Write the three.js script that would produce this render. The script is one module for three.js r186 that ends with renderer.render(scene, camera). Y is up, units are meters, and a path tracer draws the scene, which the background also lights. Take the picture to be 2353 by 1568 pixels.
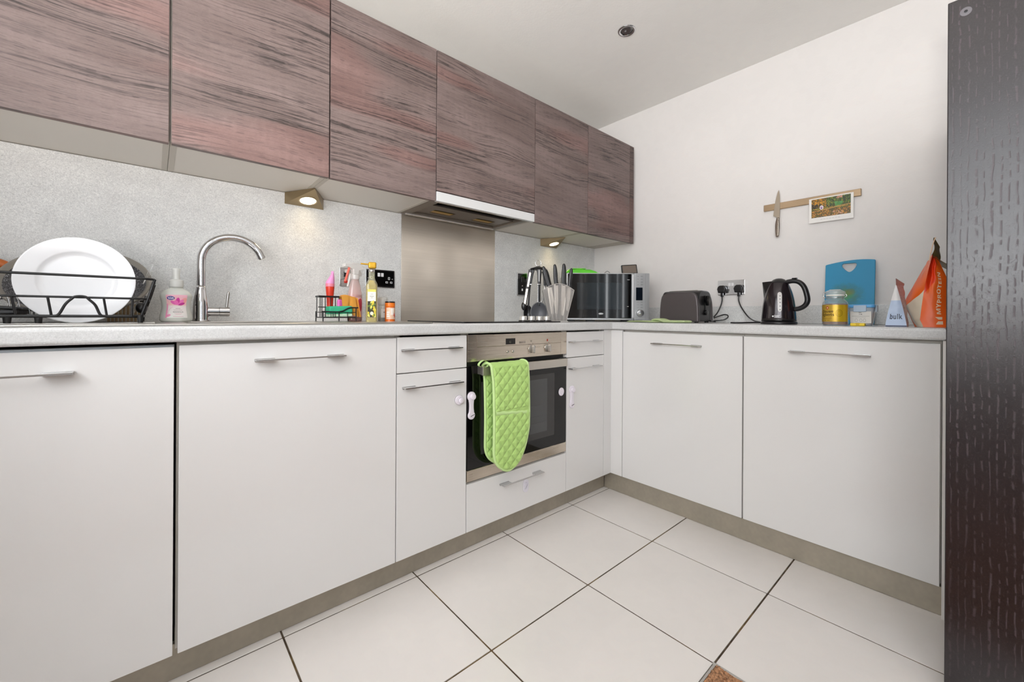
import * as THREE from 'three';
import { RoundedBoxGeometry } from 'three/addons/geometries/RoundedBoxGeometry.js';
import { mergeGeometries, mergeVertices, toCreasedNormals } from 'three/addons/utils/BufferGeometryUtils.js';
import { RectAreaLightUniformsLib } from 'three/addons/lights/RectAreaLightUniformsLib.js';

// ---------------------------------------------------------------- camera, daylight, exposure
const scene = new THREE.Scene();
scene.background = new THREE.Color(0.80, 0.90, 1.0);
const renderer = new THREE.WebGLRenderer({ antialias: true });
renderer.toneMapping = THREE.LinearToneMapping;
renderer.toneMappingExposure = 1.04;
renderer.shadowMap.enabled = true;
RectAreaLightUniformsLib.init();
const IMG_W = 2353, IMG_H = 1568, FOCAL = 940.28;
const camera = new THREE.PerspectiveCamera(2 * Math.atan(IMG_H / 2 / FOCAL) * 180 / Math.PI, IMG_W / IMG_H, 0.05, 60);
{
  const yaw = 0.7189, roll = 0.0059;
  const fw = new THREE.Vector3(Math.sin(yaw), 0, -Math.cos(yaw)), rt = new THREE.Vector3(Math.cos(yaw), 0, Math.sin(yaw)), up = new THREE.Vector3(0, 1, 0);
  const r2 = rt.clone().multiplyScalar(Math.cos(roll)).addScaledVector(up, Math.sin(roll));
  const u2 = up.clone().multiplyScalar(Math.cos(roll)).addScaledVector(rt, -Math.sin(roll));
  camera.position.set(-2.5036, 0.9663, 1.9249);
  camera.quaternion.setFromRotationMatrix(new THREE.Matrix4().makeBasis(r2, u2, fw.clone().negate()));
  camera.setViewOffset(IMG_W, IMG_H, 1.0, 57.9, IMG_W, IMG_H);   // vertical lens shift, as in the corrected photograph
}
const WIN = { z0: 0.85, z1: 3.2, y0: 1.0, y1: 2.2, x: -3.13 };
// daylight of an unseen left window, placed for right wall and bookcase sheen
const dayLight = new THREE.RectAreaLight(new THREE.Color(0.97, 0.985, 1.0), 9, WIN.z1 - WIN.z0, WIN.y1 - WIN.y0);
dayLight.name = 'unseen_window_daylight'; dayLight.position.set(WIN.x - 0.11, (WIN.y0 + WIN.y1) / 2, (WIN.z0 + WIN.z1) / 2); dayLight.lookAt(10, (WIN.y0 + WIN.y1) / 2, (WIN.z0 + WIN.z1) / 2); scene.add(dayLight);
// daylight of an unseen rear window, placed for stripes in the microwave door
const SLOT = { x0: -3.0, x1: -1.75, y0: 0.35, y1: 2.15, z: 4.6 };
const dayLight2 = new THREE.RectAreaLight(new THREE.Color(0.97, 0.985, 1.0), 9, SLOT.x1 - SLOT.x0, SLOT.y1 - SLOT.y0);
dayLight2.name = 'unseen_rear_daylight'; dayLight2.position.set((SLOT.x0 + SLOT.x1) / 2, (SLOT.y0 + SLOT.y1) / 2, SLOT.z + 0.11); dayLight2.lookAt((SLOT.x0 + SLOT.x1) / 2, (SLOT.y0 + SLOT.y1) / 2, 0); scene.add(dayLight2);
const UNSEEN_UPLIGHT = 8;      // candela of the unseen uplighter, standing in for bounced flash
const PUCK = 0.085;       // candela of each under-cabinet lamp

// ---------------------------------------------------------------- helpers
const rng = (s) => () => { s = (s + 0x6d2b79f5) | 0; let t = Math.imul(s ^ (s >>> 15), 1 | s); t = (t + Math.imul(t ^ (t >>> 7), 61 | t)) ^ t; return ((t ^ (t >>> 14)) >>> 0) / 4294967296; };
const V3 = (x, y, z) => new THREE.Vector3(x, y, z), V2 = (x, y) => new THREE.Vector2(x, y);
const taken = {};
function numbered(n) { const k = taken[n] = (taken[n] ?? -1) + 1; return k ? n + '_' + String(k).padStart(3, '0') : n; }
function shade(o) { o.castShadow = true; o.receiveShadow = true; return o; }
function tag(o, label, category, group) { o.userData.label = label; o.userData.category = category; if (group) o.userData.group = group; return o; }
function thing(name, label, category, pos = [0, 0, 0], turn = 0, group) {
  const o = new THREE.Group(); o.name = numbered(name); scene.add(o); o.position.set(...pos); o.rotation.y = turn; return tag(o, label, category, group);
}
function solo(name, label, category, geo, m, pos = [0, 0, 0], turn = 0, group) {
  const o = shade(new THREE.Mesh(geo, m)); o.name = numbered(name); scene.add(o); o.position.set(...pos); o.rotation.y = turn; return tag(o, label, category, group);
}
function part(parent, name, geo, m, pos, rot, label) {
  const o = shade(new THREE.Mesh(geo, m)); o.name = name; parent.add(o); if (pos) o.position.set(...pos); if (rot) o.rotation.set(...rot); if (label) o.userData.label = label; return o;
}
function structure(name, geo, m, pos) { const o = shade(new THREE.Mesh(geo, m)); o.name = name; scene.add(o); if (pos) o.position.set(...pos); o.userData.kind = 'structure'; return o; }
const std = (color, roughness = 0.5, extra = {}) => new THREE.MeshPhysicalMaterial({ color, roughness, ...extra });
const lin = (r, g, b) => new THREE.Color().setRGB(r, g, b);
// geometry
function merge(list) { return mergeGeometries(list.map((g) => { const n = g.index ? g.toNonIndexed() : g; for (const k of Object.keys(n.attributes)) if (!['position', 'normal', 'uv'].includes(k)) n.deleteAttribute(k); return n; })); }
function tr(g, x = 0, y = 0, z = 0, rx = 0, ry = 0, rz = 0) { if (rx) g.rotateX(rx); if (ry) g.rotateY(ry); if (rz) g.rotateZ(rz); return g.translate(x, y, z); }
function bx(w, h, d, x = 0, y = 0, z = 0) { return new THREE.BoxGeometry(w, h, d).translate(x, y, z); }
function rb(w, h, d, r = 0.002, x = 0, y = 0, z = 0, seg = 2) { return new RoundedBoxGeometry(w, h, d, seg, Math.min(r, w / 2.01, h / 2.01, d / 2.01)).translate(x, y, z); }
function rb2(x0, x1, y0, y1, z0, z1, r = 0.0015, seg = 1) { return rb(x1 - x0, y1 - y0, z1 - z0, r, (x0 + x1) / 2, (y0 + y1) / 2, (z0 + z1) / 2, seg); }
function bx2(x0, x1, y0, y1, z0, z1) { return bx(x1 - x0, y1 - y0, z1 - z0, (x0 + x1) / 2, (y0 + y1) / 2, (z0 + z1) / 2); }
function cyl(r0, r1, h, x = 0, y = 0, z = 0, seg = 32) { return new THREE.CylinderGeometry(r1, r0, h, seg).translate(x, y + h / 2, z); }
function lathe(pts, seg = 48, a0 = 0, a1 = Math.PI * 2) { return new THREE.LatheGeometry(pts.map((p) => V2(p[0], p[1])), seg, a0, a1); }
function tube(pts, r, seg = 40, rs = 8, closed = false, tension = 0.5) { return new THREE.TubeGeometry(new THREE.CatmullRomCurve3(pts.map((p) => V3(...p)), closed, 'catmullrom', tension), seg, r, rs, closed); }
function rod(a, b, r, rs = 8) { const A = V3(...a), B = V3(...b), L = A.distanceTo(B), g = new THREE.CylinderGeometry(r, r, L, rs); g.applyQuaternion(new THREE.Quaternion().setFromUnitVectors(V3(0, 1, 0), B.clone().sub(A).normalize())); const m = A.add(B).multiplyScalar(0.5); return g.translate(m.x, m.y, m.z); }
function wire(pts, r, rs = 8) { const out = []; for (let i = 0; i + 1 < pts.length; i++) out.push(rod(pts[i], pts[i + 1], r, rs)); for (let i = 1; i + 1 < pts.length; i++) out.push(new THREE.SphereGeometry(r, rs, 6).translate(...pts[i])); return merge(out); }
function poly(pts, holes = []) { const s = new THREE.Shape(pts.map((p) => V2(p[0], p[1]))); for (const h of holes) s.holes.push(h.isPath || h.getPoints ? h : new THREE.Path(h.map((p) => V2(p[0], p[1])))); return s; }
function ext(shape, depth, bevel = 0, seg = 2, curve = 16) { return new THREE.ExtrudeGeometry(shape, { depth: depth - 2 * bevel, bevelEnabled: bevel > 0, bevelSize: bevel, bevelThickness: bevel, bevelOffset: -bevel, bevelSegments: seg, curveSegments: curve }).translate(0, 0, bevel); }
function rrect(w, h, r) { const s = new THREE.Shape(), x = -w / 2, y = -h / 2; s.moveTo(x + r, y); s.lineTo(x + w - r, y); s.absarc(x + w - r, y + r, r, -Math.PI / 2, 0); s.lineTo(x + w, y + h - r); s.absarc(x + w - r, y + h - r, r, 0, Math.PI / 2); s.lineTo(x + r, y + h); s.absarc(x + r, y + h - r, r, Math.PI / 2, Math.PI); s.lineTo(x, y + r); s.absarc(x + r, y + r, r, Math.PI, Math.PI * 1.5); return s; }
function smooth(g) { g = g.clone(); g.deleteAttribute('uv'); g.deleteAttribute('normal'); g = mergeVertices(g, 1e-5); g.computeVertexNormals(); return g; }
// uv in metres from the local axes; ox, oy shift the pattern so that neighbours differ; rot swaps the axes
function uvBox(g, ox = 0, oy = 0, rot = false) {
  g = g.index ? g.toNonIndexed() : g; const p = g.attributes.position, n = g.attributes.normal, uv = new Float32Array(p.count * 2);
  for (let i = 0; i < p.count; i += 3) {
    let ax = 0, ay = 0, az = 0; for (let k = 0; k < 3; k++) { ax += n.getX(i + k); ay += n.getY(i + k); az += n.getZ(i + k); } ax = Math.abs(ax); ay = Math.abs(ay); az = Math.abs(az);
    for (let k = 0; k < 3; k++) { const j = i + k; let a, b; if (az >= ax && az >= ay) { a = p.getX(j); b = p.getY(j); } else if (ax >= ay) { a = p.getZ(j); b = p.getY(j); } else { a = p.getX(j); b = p.getZ(j); } if (rot) [a, b] = [b, a]; uv[j * 2] = a + ox; uv[j * 2 + 1] = b + oy; }
  }
  g.setAttribute('uv', new THREE.BufferAttribute(uv, 2)); return g;
}
// parametric sheet: f(s,t) -> [x,y,z], s,t in 0..1
function sheet(f, ns, nt) {
  const pos = [], uv = [], idx = [];
  for (let j = 0; j <= nt; j++) for (let i = 0; i <= ns; i++) { pos.push(...f(i / ns, j / nt)); uv.push(i / ns, j / nt); }
  for (let j = 0; j < nt; j++) for (let i = 0; i < ns; i++) { const a = j * (ns + 1) + i, b = a + 1, c = a + ns + 1, d = c + 1; idx.push(a, b, d, a, d, c); }
  const g = new THREE.BufferGeometry(); g.setAttribute('position', new THREE.Float32BufferAttribute(pos, 3)); g.setAttribute('uv', new THREE.Float32BufferAttribute(uv, 2)); g.setIndex(idx); g.computeVertexNormals(); return g;
}
function tris(list) { const g = new THREE.BufferGeometry(); g.setAttribute('position', new THREE.Float32BufferAttribute(list.flat(2), 3)); g.setAttribute('uv', new THREE.Float32BufferAttribute(new Array(list.length * 6).fill(0), 2)); g.computeVertexNormals(); return g; }
const quad = (a, b, c, d) => [[a, b, c], [a, c, d]];
// textures
function hash2(x, y, s) { let h = Math.imul(x | 0, 374761393) + Math.imul(y | 0, 668265263) + Math.imul(s, 1442695041); h = Math.imul(h ^ (h >>> 13), 1274126177); return ((h ^ (h >>> 16)) >>> 0) / 4294967296; }
function vnoise(x, y, s, px = 1e9, py = 1e9) { const xi = Math.floor(x), yi = Math.floor(y), fx = x - xi, fy = y - yi, u = fx * fx * (3 - 2 * fx), v = fy * fy * (3 - 2 * fy), w = (a, p) => ((a % p) + p) % p; const a = hash2(w(xi, px), w(yi, py), s), b = hash2(w(xi + 1, px), w(yi, py), s), c = hash2(w(xi, px), w(yi + 1, py), s), d = hash2(w(xi + 1, px), w(yi + 1, py), s); return a + (b - a) * u + (c - a) * v + (a - b - c + d) * u * v; }
function dataTex(w, h, f, srgb, metres) {
  const d = new Uint8Array(w * h * 4);
  for (let y = 0; y < h; y++) for (let x = 0; x < w; x++) { const c = f(x / w, y / h, x, y), o = (y * w + x) * 4; d[o] = c[0]; d[o + 1] = c[1]; d[o + 2] = c[2]; d[o + 3] = 255; }
  const t = new THREE.DataTexture(d, w, h); t.magFilter = THREE.LinearFilter; t.minFilter = THREE.LinearMipmapLinearFilter; t.generateMipmaps = true; t.wrapS = t.wrapT = THREE.RepeatWrapping; if (srgb) t.colorSpace = THREE.SRGBColorSpace; if (metres) t.repeat.set(1 / metres[0], 1 / metres[1]); t.needsUpdate = true; return t;
}
function canvasTex(w, h, draw) { const c = document.createElement('canvas'); c.width = w; c.height = h; draw(c.getContext('2d'), w, h); const t = new THREE.CanvasTexture(c); t.colorSpace = THREE.SRGBColorSpace; t.anisotropy = 8; return t; }
const cl = (v) => Math.max(0, Math.min(255, v)), mix = (a, b, t) => a + (b - a) * t, sstep = (a, b, x) => { const t = Math.max(0, Math.min(1, (x - a) / (b - a))); return t * t * (3 - 2 * t); };

// ---------------------------------------------------------------- materials
// horizontal-grain brown woodgrain laminate, 1.4 m x 0.7 m: thin broken dark lines over soft mottled bands, with cross flecks
const woodFn = (u, v) => {
  const wv = (vnoise(u * 4, v * 5, 11, 4, 5) - 0.5) * 0.05 + (vnoise(u * 9, v * 11, 12, 9, 11) - 0.5) * 0.018, w = v + wv;
  const thin = (n, k) => 1 - sstep(0, k, Math.abs(n - 0.5));
  const zone = sstep(0.34, 0.62, vnoise(u * 4, w * 11, 28, 4, 11)), brk = vnoise(u * 95, w * 240, 24, 95, 240);
  const l1 = thin(vnoise(u * 3, w * 70, 22, 3, 70), 0.11), l2 = thin(vnoise(u * 5, w * 116, 23, 5, 116), 0.14), pore = sstep(0.74, 0.9, vnoise(u * 46, w * 380, 29, 46, 380));
  const line = Math.min(1, (l1 * 0.75 + l2 * 0.5) * (0.25 + 0.75 * zone) * (0.5 + 0.5 * sstep(0.3, 0.55, brk)) + pore * 0.3);
  const band = vnoise(u * 3, w * 12, 21, 3, 12), band2 = vnoise(u * 5, w * 42, 20, 5, 42), fleck = vnoise(u * 120, v * 24, 26, 120, 24), cloud = vnoise(u * 11, v * 10, 25, 11, 10), fine = vnoise(u * 420, v * 320, 30, 420, 320);
  return { t: 0.62 + (band - 0.5) * 0.3 + (band2 - 0.5) * 0.16 + (cloud - 0.5) * 0.22 + (fleck - 0.5) * 0.14 * sstep(0.5, 0.75, cloud) + (fine - 0.5) * 0.12, red: sstep(0.5, 0.85, vnoise(u * 4, w * 10, 27, 4, 10)), dark: line };
};
const woodTex = dataTex(2048, 2048, (u, v) => { const q = woodFn(u, v), k = q.t; let r = mix(106, 166, k), g = mix(91, 150, k), b = mix(86, 145, k); r += q.red * 4; g -= q.red * 7; b -= q.red * 8; const m = 1 - q.dark * 0.5; return [cl(r * m), cl(g * m), cl(b * m)]; }, true, [1.4, 0.7]);
const woodBump = dataTex(1024, 1024, (u, v) => { const q = woodFn(u, v), k = cl(210 - q.dark * 200); return [k, k, k]; }, false, [1.4, 0.7]);
const M = {};
M.wood = std(0xd6d0d0, 0.44, { map: woodTex, bumpMap: woodBump, bumpScale: 0.0006, specularIntensity: 0.9 });
// dark stained vertical grain, 0.5 m x 1.0 m: fine wavy broken pores that are rougher and paler than the lacquer
const darkFn = (u, v) => { const w = u + (vnoise(u * 3, v * 2, 31, 3, 2) - 0.5) * 0.02 + (vnoise(u * 24, v * 30, 35, 24, 30) - 0.5) * 0.007, c = w * 40, q = Math.abs(c - Math.floor(c) - 0.5 + (vnoise(w * 40, v * 3, 32, 40, 3) - 0.5) * 0.5), thin = 1 - sstep(0.04, 0.16, q), brk = sstep(0.34, 0.62, vnoise(w * 90, v * 110, 33, 90, 110)), sp = vnoise(u * 330, v * 500, 34, 330, 500); return Math.min(1, thin * brk * (0.4 + 0.6 * vnoise(u * 8, v * 5, 37, 8, 5)) + sstep(0.72, 0.95, sp) * 0.35); };
const darkTex = dataTex(1024, 1024, (u, v) => { const k = darkFn(u, v), q = vnoise(u * 300, v * 400, 36, 300, 400) * 9; return [cl(24 + q + 40 * k), cl(17 + q + 34 * k), cl(20 + q + 36 * k)]; }, true, [0.5, 1.0]);
const darkBump = dataTex(1024, 1024, (u, v) => { const k = cl(210 - darkFn(u, v) * 200); return [k, k, k]; }, false, [0.5, 1.0]);
const darkRough = dataTex(1024, 1024, (u, v) => { const k = cl(130 + darkFn(u, v) * 120); return [k, k, k]; }, false, [0.5, 1.0]);
M.dark = std(0xffffff, 0.55, { ior: 1.62, map: darkTex, bumpMap: darkBump, bumpScale: 0.0003, roughnessMap: darkRough });
// speckled pale laminate, 0.5 m tile
const speck = (seed, base, amp) => dataTex(1024, 1024, (u, v) => {
  const a = vnoise(u * 340, v * 340, seed, 340, 340), b = vnoise(u * 150, v * 150, seed + 1, 150, 150), c = vnoise(u * 230, v * 230, seed + 2, 230, 230), m = vnoise(u * 14, v * 14, seed + 3, 14, 14);
  let k = (a - 0.5) * 34 * amp + (b - 0.5) * 16 * amp + (m - 0.5) * 9; if (c > 0.93) k -= 52 * amp * (a + 0.3); if (c < 0.05) k += 10;
  return [cl(base[0] + k), cl(base[1] + k), cl(base[2] + k * 0.98)];
}, true, [0.5, 0.5]);
M.splash = std(0xffffff, 0.32, { map: speck(41, [223, 223, 221], 1.0) });
M.worktop = std(0xffffff, 0.24, { map: speck(51, [210, 210, 209], 0.5) });
const mottle = (seed, base, amp, metres, n = 6) => dataTex(256, 256, (u, v) => { const k = (vnoise(u * n, v * n, seed, n, n) - 0.5) * amp + (vnoise(u * n * 5, v * n * 5, seed + 1, n * 5, n * 5) - 0.5) * amp * 0.5; return [cl(base[0] + k), cl(base[1] + k * 0.9), cl(base[2] + k * 0.85)]; }, true, [metres, metres]);
const plaster = dataTex(256, 256, (u, v) => { const k = cl(128 + (vnoise(u * 60, v * 60, 61, 60, 60) - 0.5) * 160); return [k, k, k]; }, false, [0.35, 0.35]);
M.wall = std(0xffffff, 0.85, { map: mottle(62, [238, 234, 231], 3, 0.9), bumpMap: plaster, bumpScale: 0.0003, specularIntensity: 0.25 });
M.ceiling = std(0xffffff, 0.9, { map: mottle(63, [243, 241, 237], 3, 1.1), bumpMap: plaster, bumpScale: 0.0003, specularIntensity: 0.2 });
M.door = std(0xe3e1df, 0.2, { clearcoat: 0.25, clearcoatRoughness: 0.12 });
M.doorEdge = std(0xe4e0dc, 0.35);
M.carcass = std(0xd9d4cb, 0.55);
M.soffit = std(0xe0dad1, 0.45);
M.soffitEdge = std(0xc4bdb2, 0.5);
M.plinth = std(0xb4aea4, 0.36, { metalness: 0.35, map: mottle(64, [236, 232, 224], 16, 0.5, 10) });
const brushed = dataTex(512, 512, (u, v) => { const k = cl(170 + (vnoise(u * 4, v * 256, 65, 4, 256) - 0.5) * 90 + (vnoise(u * 16, v * 128, 66, 16, 128) - 0.5) * 40); return [k, k, k]; }, false, [0.4, 0.4]);
const smudge = dataTex(512, 512, (u, v) => { const k = (vnoise(u * 5, v * 5, 67, 5, 5) - 0.5) * 22 + (vnoise(u * 3, v * 200, 68, 3, 200) - 0.5) * 7; return [cl(222 + k), cl(214 + k), cl(204 + k)]; }, true, [0.5, 0.5]);
M.steel = std(0xf2eee8, 0.34, { metalness: 1, map: smudge, roughnessMap: brushed });
M.steelPlain = std(0xc2bfba, 0.28, { metalness: 1 });
M.splashSteel = std(0xf4f0ea, 0.42, { metalness: 1, map: smudge, anisotropy: 0.85, anisotropyRotation: 0 });
M.chrome = std(0xd8d8da, 0.07, { metalness: 1 });
M.nickel = std(0xb9a78c, 0.3, { metalness: 1 });
M.handle = std(0xc9c9c9, 0.16, { metalness: 1 });
M.blackGloss = std(0x0b0b0c, 0.06, {});
M.blackGlass = std(0x050506, 0.04);
M.black = std(0x141415, 0.45);
M.blackSatin = std(0x19181a, 0.3);
M.blackWire = std(0x121113, 0.38);
M.white = std(0xeeeeef, 0.25);
M.whiteMatt = std(0xe8e4ee, 0.4);
M.porcelain = std(0xf2f2f4, 0.22);
M.frost = std(0xf0f0ec, 0.35, { transmission: 0.35, thickness: 0 });
M.glass = std(0xffffff, 0.02, { transmission: 1, thickness: 0, ior: 1.45 });
M.tile = std(0xffffff, 0.24, { map: mottle(70, [230, 224, 219], 4, 0.7, 5) });
M.grout = std(0xffffff, 0.9, { map: dataTex(512, 512, (u, v) => { const k = (vnoise(u * 60, v * 60, 71, 60, 60) - 0.5) * 46, q = sstep(0.55, 0.8, vnoise(u * 12, v * 12, 72, 12, 12)) * 30; return [cl(74 + k + q), cl(60 + k + q * 0.8), cl(44 + k + q * 0.3)]; }, true, [0.9, 0.9]) });
M.orange = std(0xe8541a, 0.35);

// ================================================================ the room
const H = 2.37, RX0 = -3.13, RZ1 = 4.6, T = 0.2;
const WT = 0.935, WB = 0.895, ZF = 0.58, XF = 0.589, HB = 0.0975, HT = 0.8857;
structure('wall_back', uvBox(bx2(RX0 - T, T, -0.1, H + 0.2, -T, 0)), M.wall);
structure('wall_right', uvBox(bx2(0, T, -0.1, H + 0.2, 0, RZ1 + T)), M.wall);
structure('ceiling', uvBox(bx2(RX0 - T, T, H, H + 0.2, 0, RZ1 + T)), M.ceiling);
structure('wall_left', uvBox(merge([bx2(RX0 - T, RX0, -0.1, H, 0, WIN.z0), bx2(RX0 - T, RX0, -0.1, H, WIN.z1, RZ1 + T), bx2(RX0 - T, RX0, WIN.y1, H, WIN.z0, WIN.z1), bx2(RX0 - T, RX0, -0.1, WIN.y0, WIN.z0, WIN.z1)])), M.wall);
structure('wall_front', uvBox(merge([bx2(RX0, SLOT.x0, -0.1, H, RZ1, RZ1 + T), bx2(SLOT.x1, 0, -0.1, H, RZ1, RZ1 + T), bx2(SLOT.x0, SLOT.x1, SLOT.y1, H, RZ1, RZ1 + T), bx2(SLOT.x0, SLOT.x1, -0.1, SLOT.y0, RZ1, RZ1 + T)])), M.wall);

// floor: screed with every tile laid on it, the carpet of the living area and its metal edging
{
  const floor = structure('floor', uvBox(bx2(RX0, 0, -0.1, -0.0022, 0, RZ1)), M.grout);
  const JX = [-3.12, -3.089, -2.648, -2.207, -1.7649, -1.3226, -0.8836, -0.445, -0.004], KZ = [0.45, 0.5579, 1.0015, 1.4418, 1.883, 2.324, 2.765, 3.206], g = 0.0052;
  for (let i = 0; i + 1 < JX.length; i++) for (let j = 0; j + 1 < KZ.length; j++) {
    if (KZ[j] > 1.44 && JX[i] < -1.33) continue;
    const w = JX[i + 1] - JX[i] - g, d = KZ[j + 1] - KZ[j] - g;
    part(floor, 'tile', uvBox(rb(w, 0.012, d, 0.0012, 0, 0, 0, 1), hash2(i, j, 3), hash2(i, j, 4)), M.tile, [(JX[i] + JX[i + 1]) / 2, -0.006 + (hash2(i, j, 5) - 0.5) * 0.0004, (KZ[j] + KZ[j + 1]) / 2]);
  }
  const cX = -1.3226, cZ = 1.4418;
  const carpetTex = dataTex(512, 512, (u, v) => { const a = vnoise(u * 90, v * 90, 81, 90, 90), b = vnoise(u * 30, v * 30, 82, 30, 30), k = (a - 0.5) * 90 + (b - 0.5) * 34; return [cl(166 + k), cl(116 + k * 0.85), cl(80 + k * 0.7)]; }, true, [0.3, 0.3]);
  const carpetBump = dataTex(512, 512, (u, v) => { const k = cl(255 * vnoise(u * 110, v * 110, 83, 110, 110)); return [k, k, k]; }, false, [0.3, 0.3]);
  const cm = std(0xffffff, 0.95, { map: carpetTex, bumpMap: carpetBump, bumpScale: 0.004 });
  part(floor, 'carpet', uvBox(merge([bx2(RX0, cX - 0.008, -0.005, 0.004, cZ + 0.008, RZ1), bx2(cX - 0.008, 0, -0.005, 0.004, 3.2, RZ1), bx2(RX0, -3.122, -0.005, 0.004, 0.45, cZ + 0.008)])), cm);
  // loop pile where the carpet comes into the picture
  const r = rng(5), tuft = new THREE.SphereGeometry(0.0026, 6, 5).scale(1.5, 1, 0.9), N = 5200, im = new THREE.InstancedMesh(tuft, std(0xffffff, 0.95), N), m4 = new THREE.Matrix4(), q = new THREE.Quaternion(), col = new THREE.Color();
  for (let i = 0; i < N; i++) { q.setFromAxisAngle(V3(0, 1, 0), r() * 6.28); const s = 0.8 + r() * 0.7; im.setMatrixAt(i, m4.compose(V3(cX - 0.011 - r() * 0.26, 0.0045 + r() * 0.002, cZ + 0.011 + r() * 0.2), q, V3(s, s, s))); const k = 0.55 + r() * 0.75; im.setColorAt(i, col.setRGB(0.40 * k, 0.205 * k, 0.105 * k)); }
  im.name = 'carpet_pile'; im.userData.kind = 'stuff'; floor.add(shade(im));
  part(floor, 'edging_strip', rb2(cX - 0.009, cX - 0.001, -0.004, 0.005, cZ - 0.002, 3.2, 0.002), M.steelPlain);
  part(floor, 'edging_strip', rb2(RX0, cX - 0.009, -0.004, 0.005, cZ + 0.001, cZ + 0.009, 0.002), M.steelPlain);
}
// windows out of view, placed for daylight and reflections: frames, panes, vertical blinds
{
  const w = new THREE.Group(); w.name = 'window_1'; w.userData.kind = 'structure'; scene.add(w);
  const fr = [], zs = [0, 1, 2, 3].map((i) => mix(WIN.z0, WIN.z1, i / 3)), x = WIN.x - 0.06;
  fr.push(bx2(x - 0.03, x + 0.03, WIN.y0, WIN.y0 + 0.06, WIN.z0, WIN.z1), bx2(x - 0.03, x + 0.03, WIN.y1 - 0.06, WIN.y1, WIN.z0, WIN.z1));
  for (const z of zs) fr.push(bx2(x - 0.03, x + 0.03, WIN.y0, WIN.y1, Math.max(WIN.z0, z - 0.035), Math.min(WIN.z1, z + 0.035)));
  part(w, 'window_frame', merge(fr), M.white);
  for (let i = 0; i < 3; i++) part(w, 'pane', bx2(x - 0.004, x + 0.004, WIN.y0 + 0.06, WIN.y1 - 0.06, zs[i] + 0.035, zs[i + 1] - 0.035), M.glass);
  const b = thing('vertical_blind', 'white vertical blind of fabric slats hanging in front of the unseen side window', 'blind', [WIN.x + 0.075, 0, 0]);
  part(b, 'headrail', bx2(-0.03, 0.03, WIN.y1 + 0.0, WIN.y1 + 0.05, WIN.z0 - 0.05, WIN.z1 + 0.05), M.white);
  const fab = std(0xd9dde0, 0.9, { transmission: 0.25, thickness: 0 }), r = rng(8), sg = bx(0.0015, WIN.y1 - WIN.y0, 0.12, 0, (WIN.y1 + WIN.y0) / 2 - 0.01, 0);
  for (let z = WIN.z0 + 0.05; z < WIN.z1; z += 0.128) part(b, 'slat', sg, fab, [0, 0, z], [0, -0.85 + (r() - 0.5) * 0.4, 0]);
  const s = new THREE.Group(); s.name = 'window_2'; s.userData.kind = 'structure'; scene.add(s);
  const f = 0.05, mid = (SLOT.x0 + SLOT.x1) / 2, zz = [RZ1 + 0.04, RZ1 + 0.09];
  part(s, 'window_frame', merge([bx2(SLOT.x0, SLOT.x1, SLOT.y0, SLOT.y0 + f, ...zz), bx2(SLOT.x0, SLOT.x1, SLOT.y1 - f, SLOT.y1, ...zz), bx2(SLOT.x0, SLOT.x0 + f, SLOT.y0, SLOT.y1, ...zz), bx2(SLOT.x1 - f, SLOT.x1, SLOT.y0, SLOT.y1, ...zz)]), M.white);
  part(s, 'pane', bx2(SLOT.x0 + f, SLOT.x1 - f, SLOT.y0 + f, SLOT.y1 - f, RZ1 + 0.06, RZ1 + 0.066), M.glass);
  const b2 = thing('vertical_blind', 'white vertical blind of fabric slats, half open, in front of the unseen rear window', 'blind', [0, 0, RZ1 - 0.075]);
  part(b2, 'headrail', bx2(SLOT.x0 - 0.05, SLOT.x1 + 0.05, SLOT.y1, SLOT.y1 + 0.05, -0.03, 0.03), M.white);
  const sg2 = bx(0.115, SLOT.y1 - SLOT.y0, 0.0015, 0, (SLOT.y1 + SLOT.y0) / 2 - 0.01, 0);
  [0.03, 0.135, 0.235, 0.30, 0.425, 0.50, 0.605, 0.72, 0.79, 0.91, 1.0, 1.09, 1.20].forEach((x, i) => part(b2, 'slat', sg2, fab, [SLOT.x0 + x, 0, 0], [0, 0.1 + 0.25 * hash2(i, 3, 9), 0]));
  void mid;
}
// unseen uplighter beside the camera, placed to light ceiling, splashback and wall cabinets
{
  const at = [-2.93, 0, 1.98], t = thing('unseen_uplighter', 'unseen low steel uplighter with an open bowl, placed to light the ceiling and wall cabinets', 'lamp', at);
  part(t, 'base', lathe([[0, 0.004], [0.12, 0.004], [0.12, 0.02], [0.02, 0.035], [0, 0.035]]), M.steelPlain);
  part(t, 'pole', cyl(0.012, 0.012, 0.84, 0, 0.03, 0), M.steelPlain);
  part(t, 'unseen_lamp_bowl', lathe([[0, 0.86], [0.06, 0.865], [0.14, 0.9], [0.17, 0.93], [0.166, 0.93], [0.135, 0.904], [0.055, 0.873], [0, 0.868]]), M.steelPlain);
  part(t, 'bulb', new THREE.SphereGeometry(0.04, 16, 12).translate(0, 0.915, 0), std(0xffffff, 0.5, { emissive: new THREE.Color(1, 0.96, 0.91), emissiveIntensity: 3 }));
  const sp = new THREE.SpotLight(new THREE.Color(1.0, 0.972, 0.945), UNSEEN_UPLIGHT, 0, 1.565, 0.2); sp.name = 'unseen_uplighter_lamp'; sp.position.set(at[0], 0.965, at[2]); sp.target.position.set(at[0], 3, at[2]); sp.castShadow = true; sp.shadow.radius = 5; scene.add(sp, sp.target);
}
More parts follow.
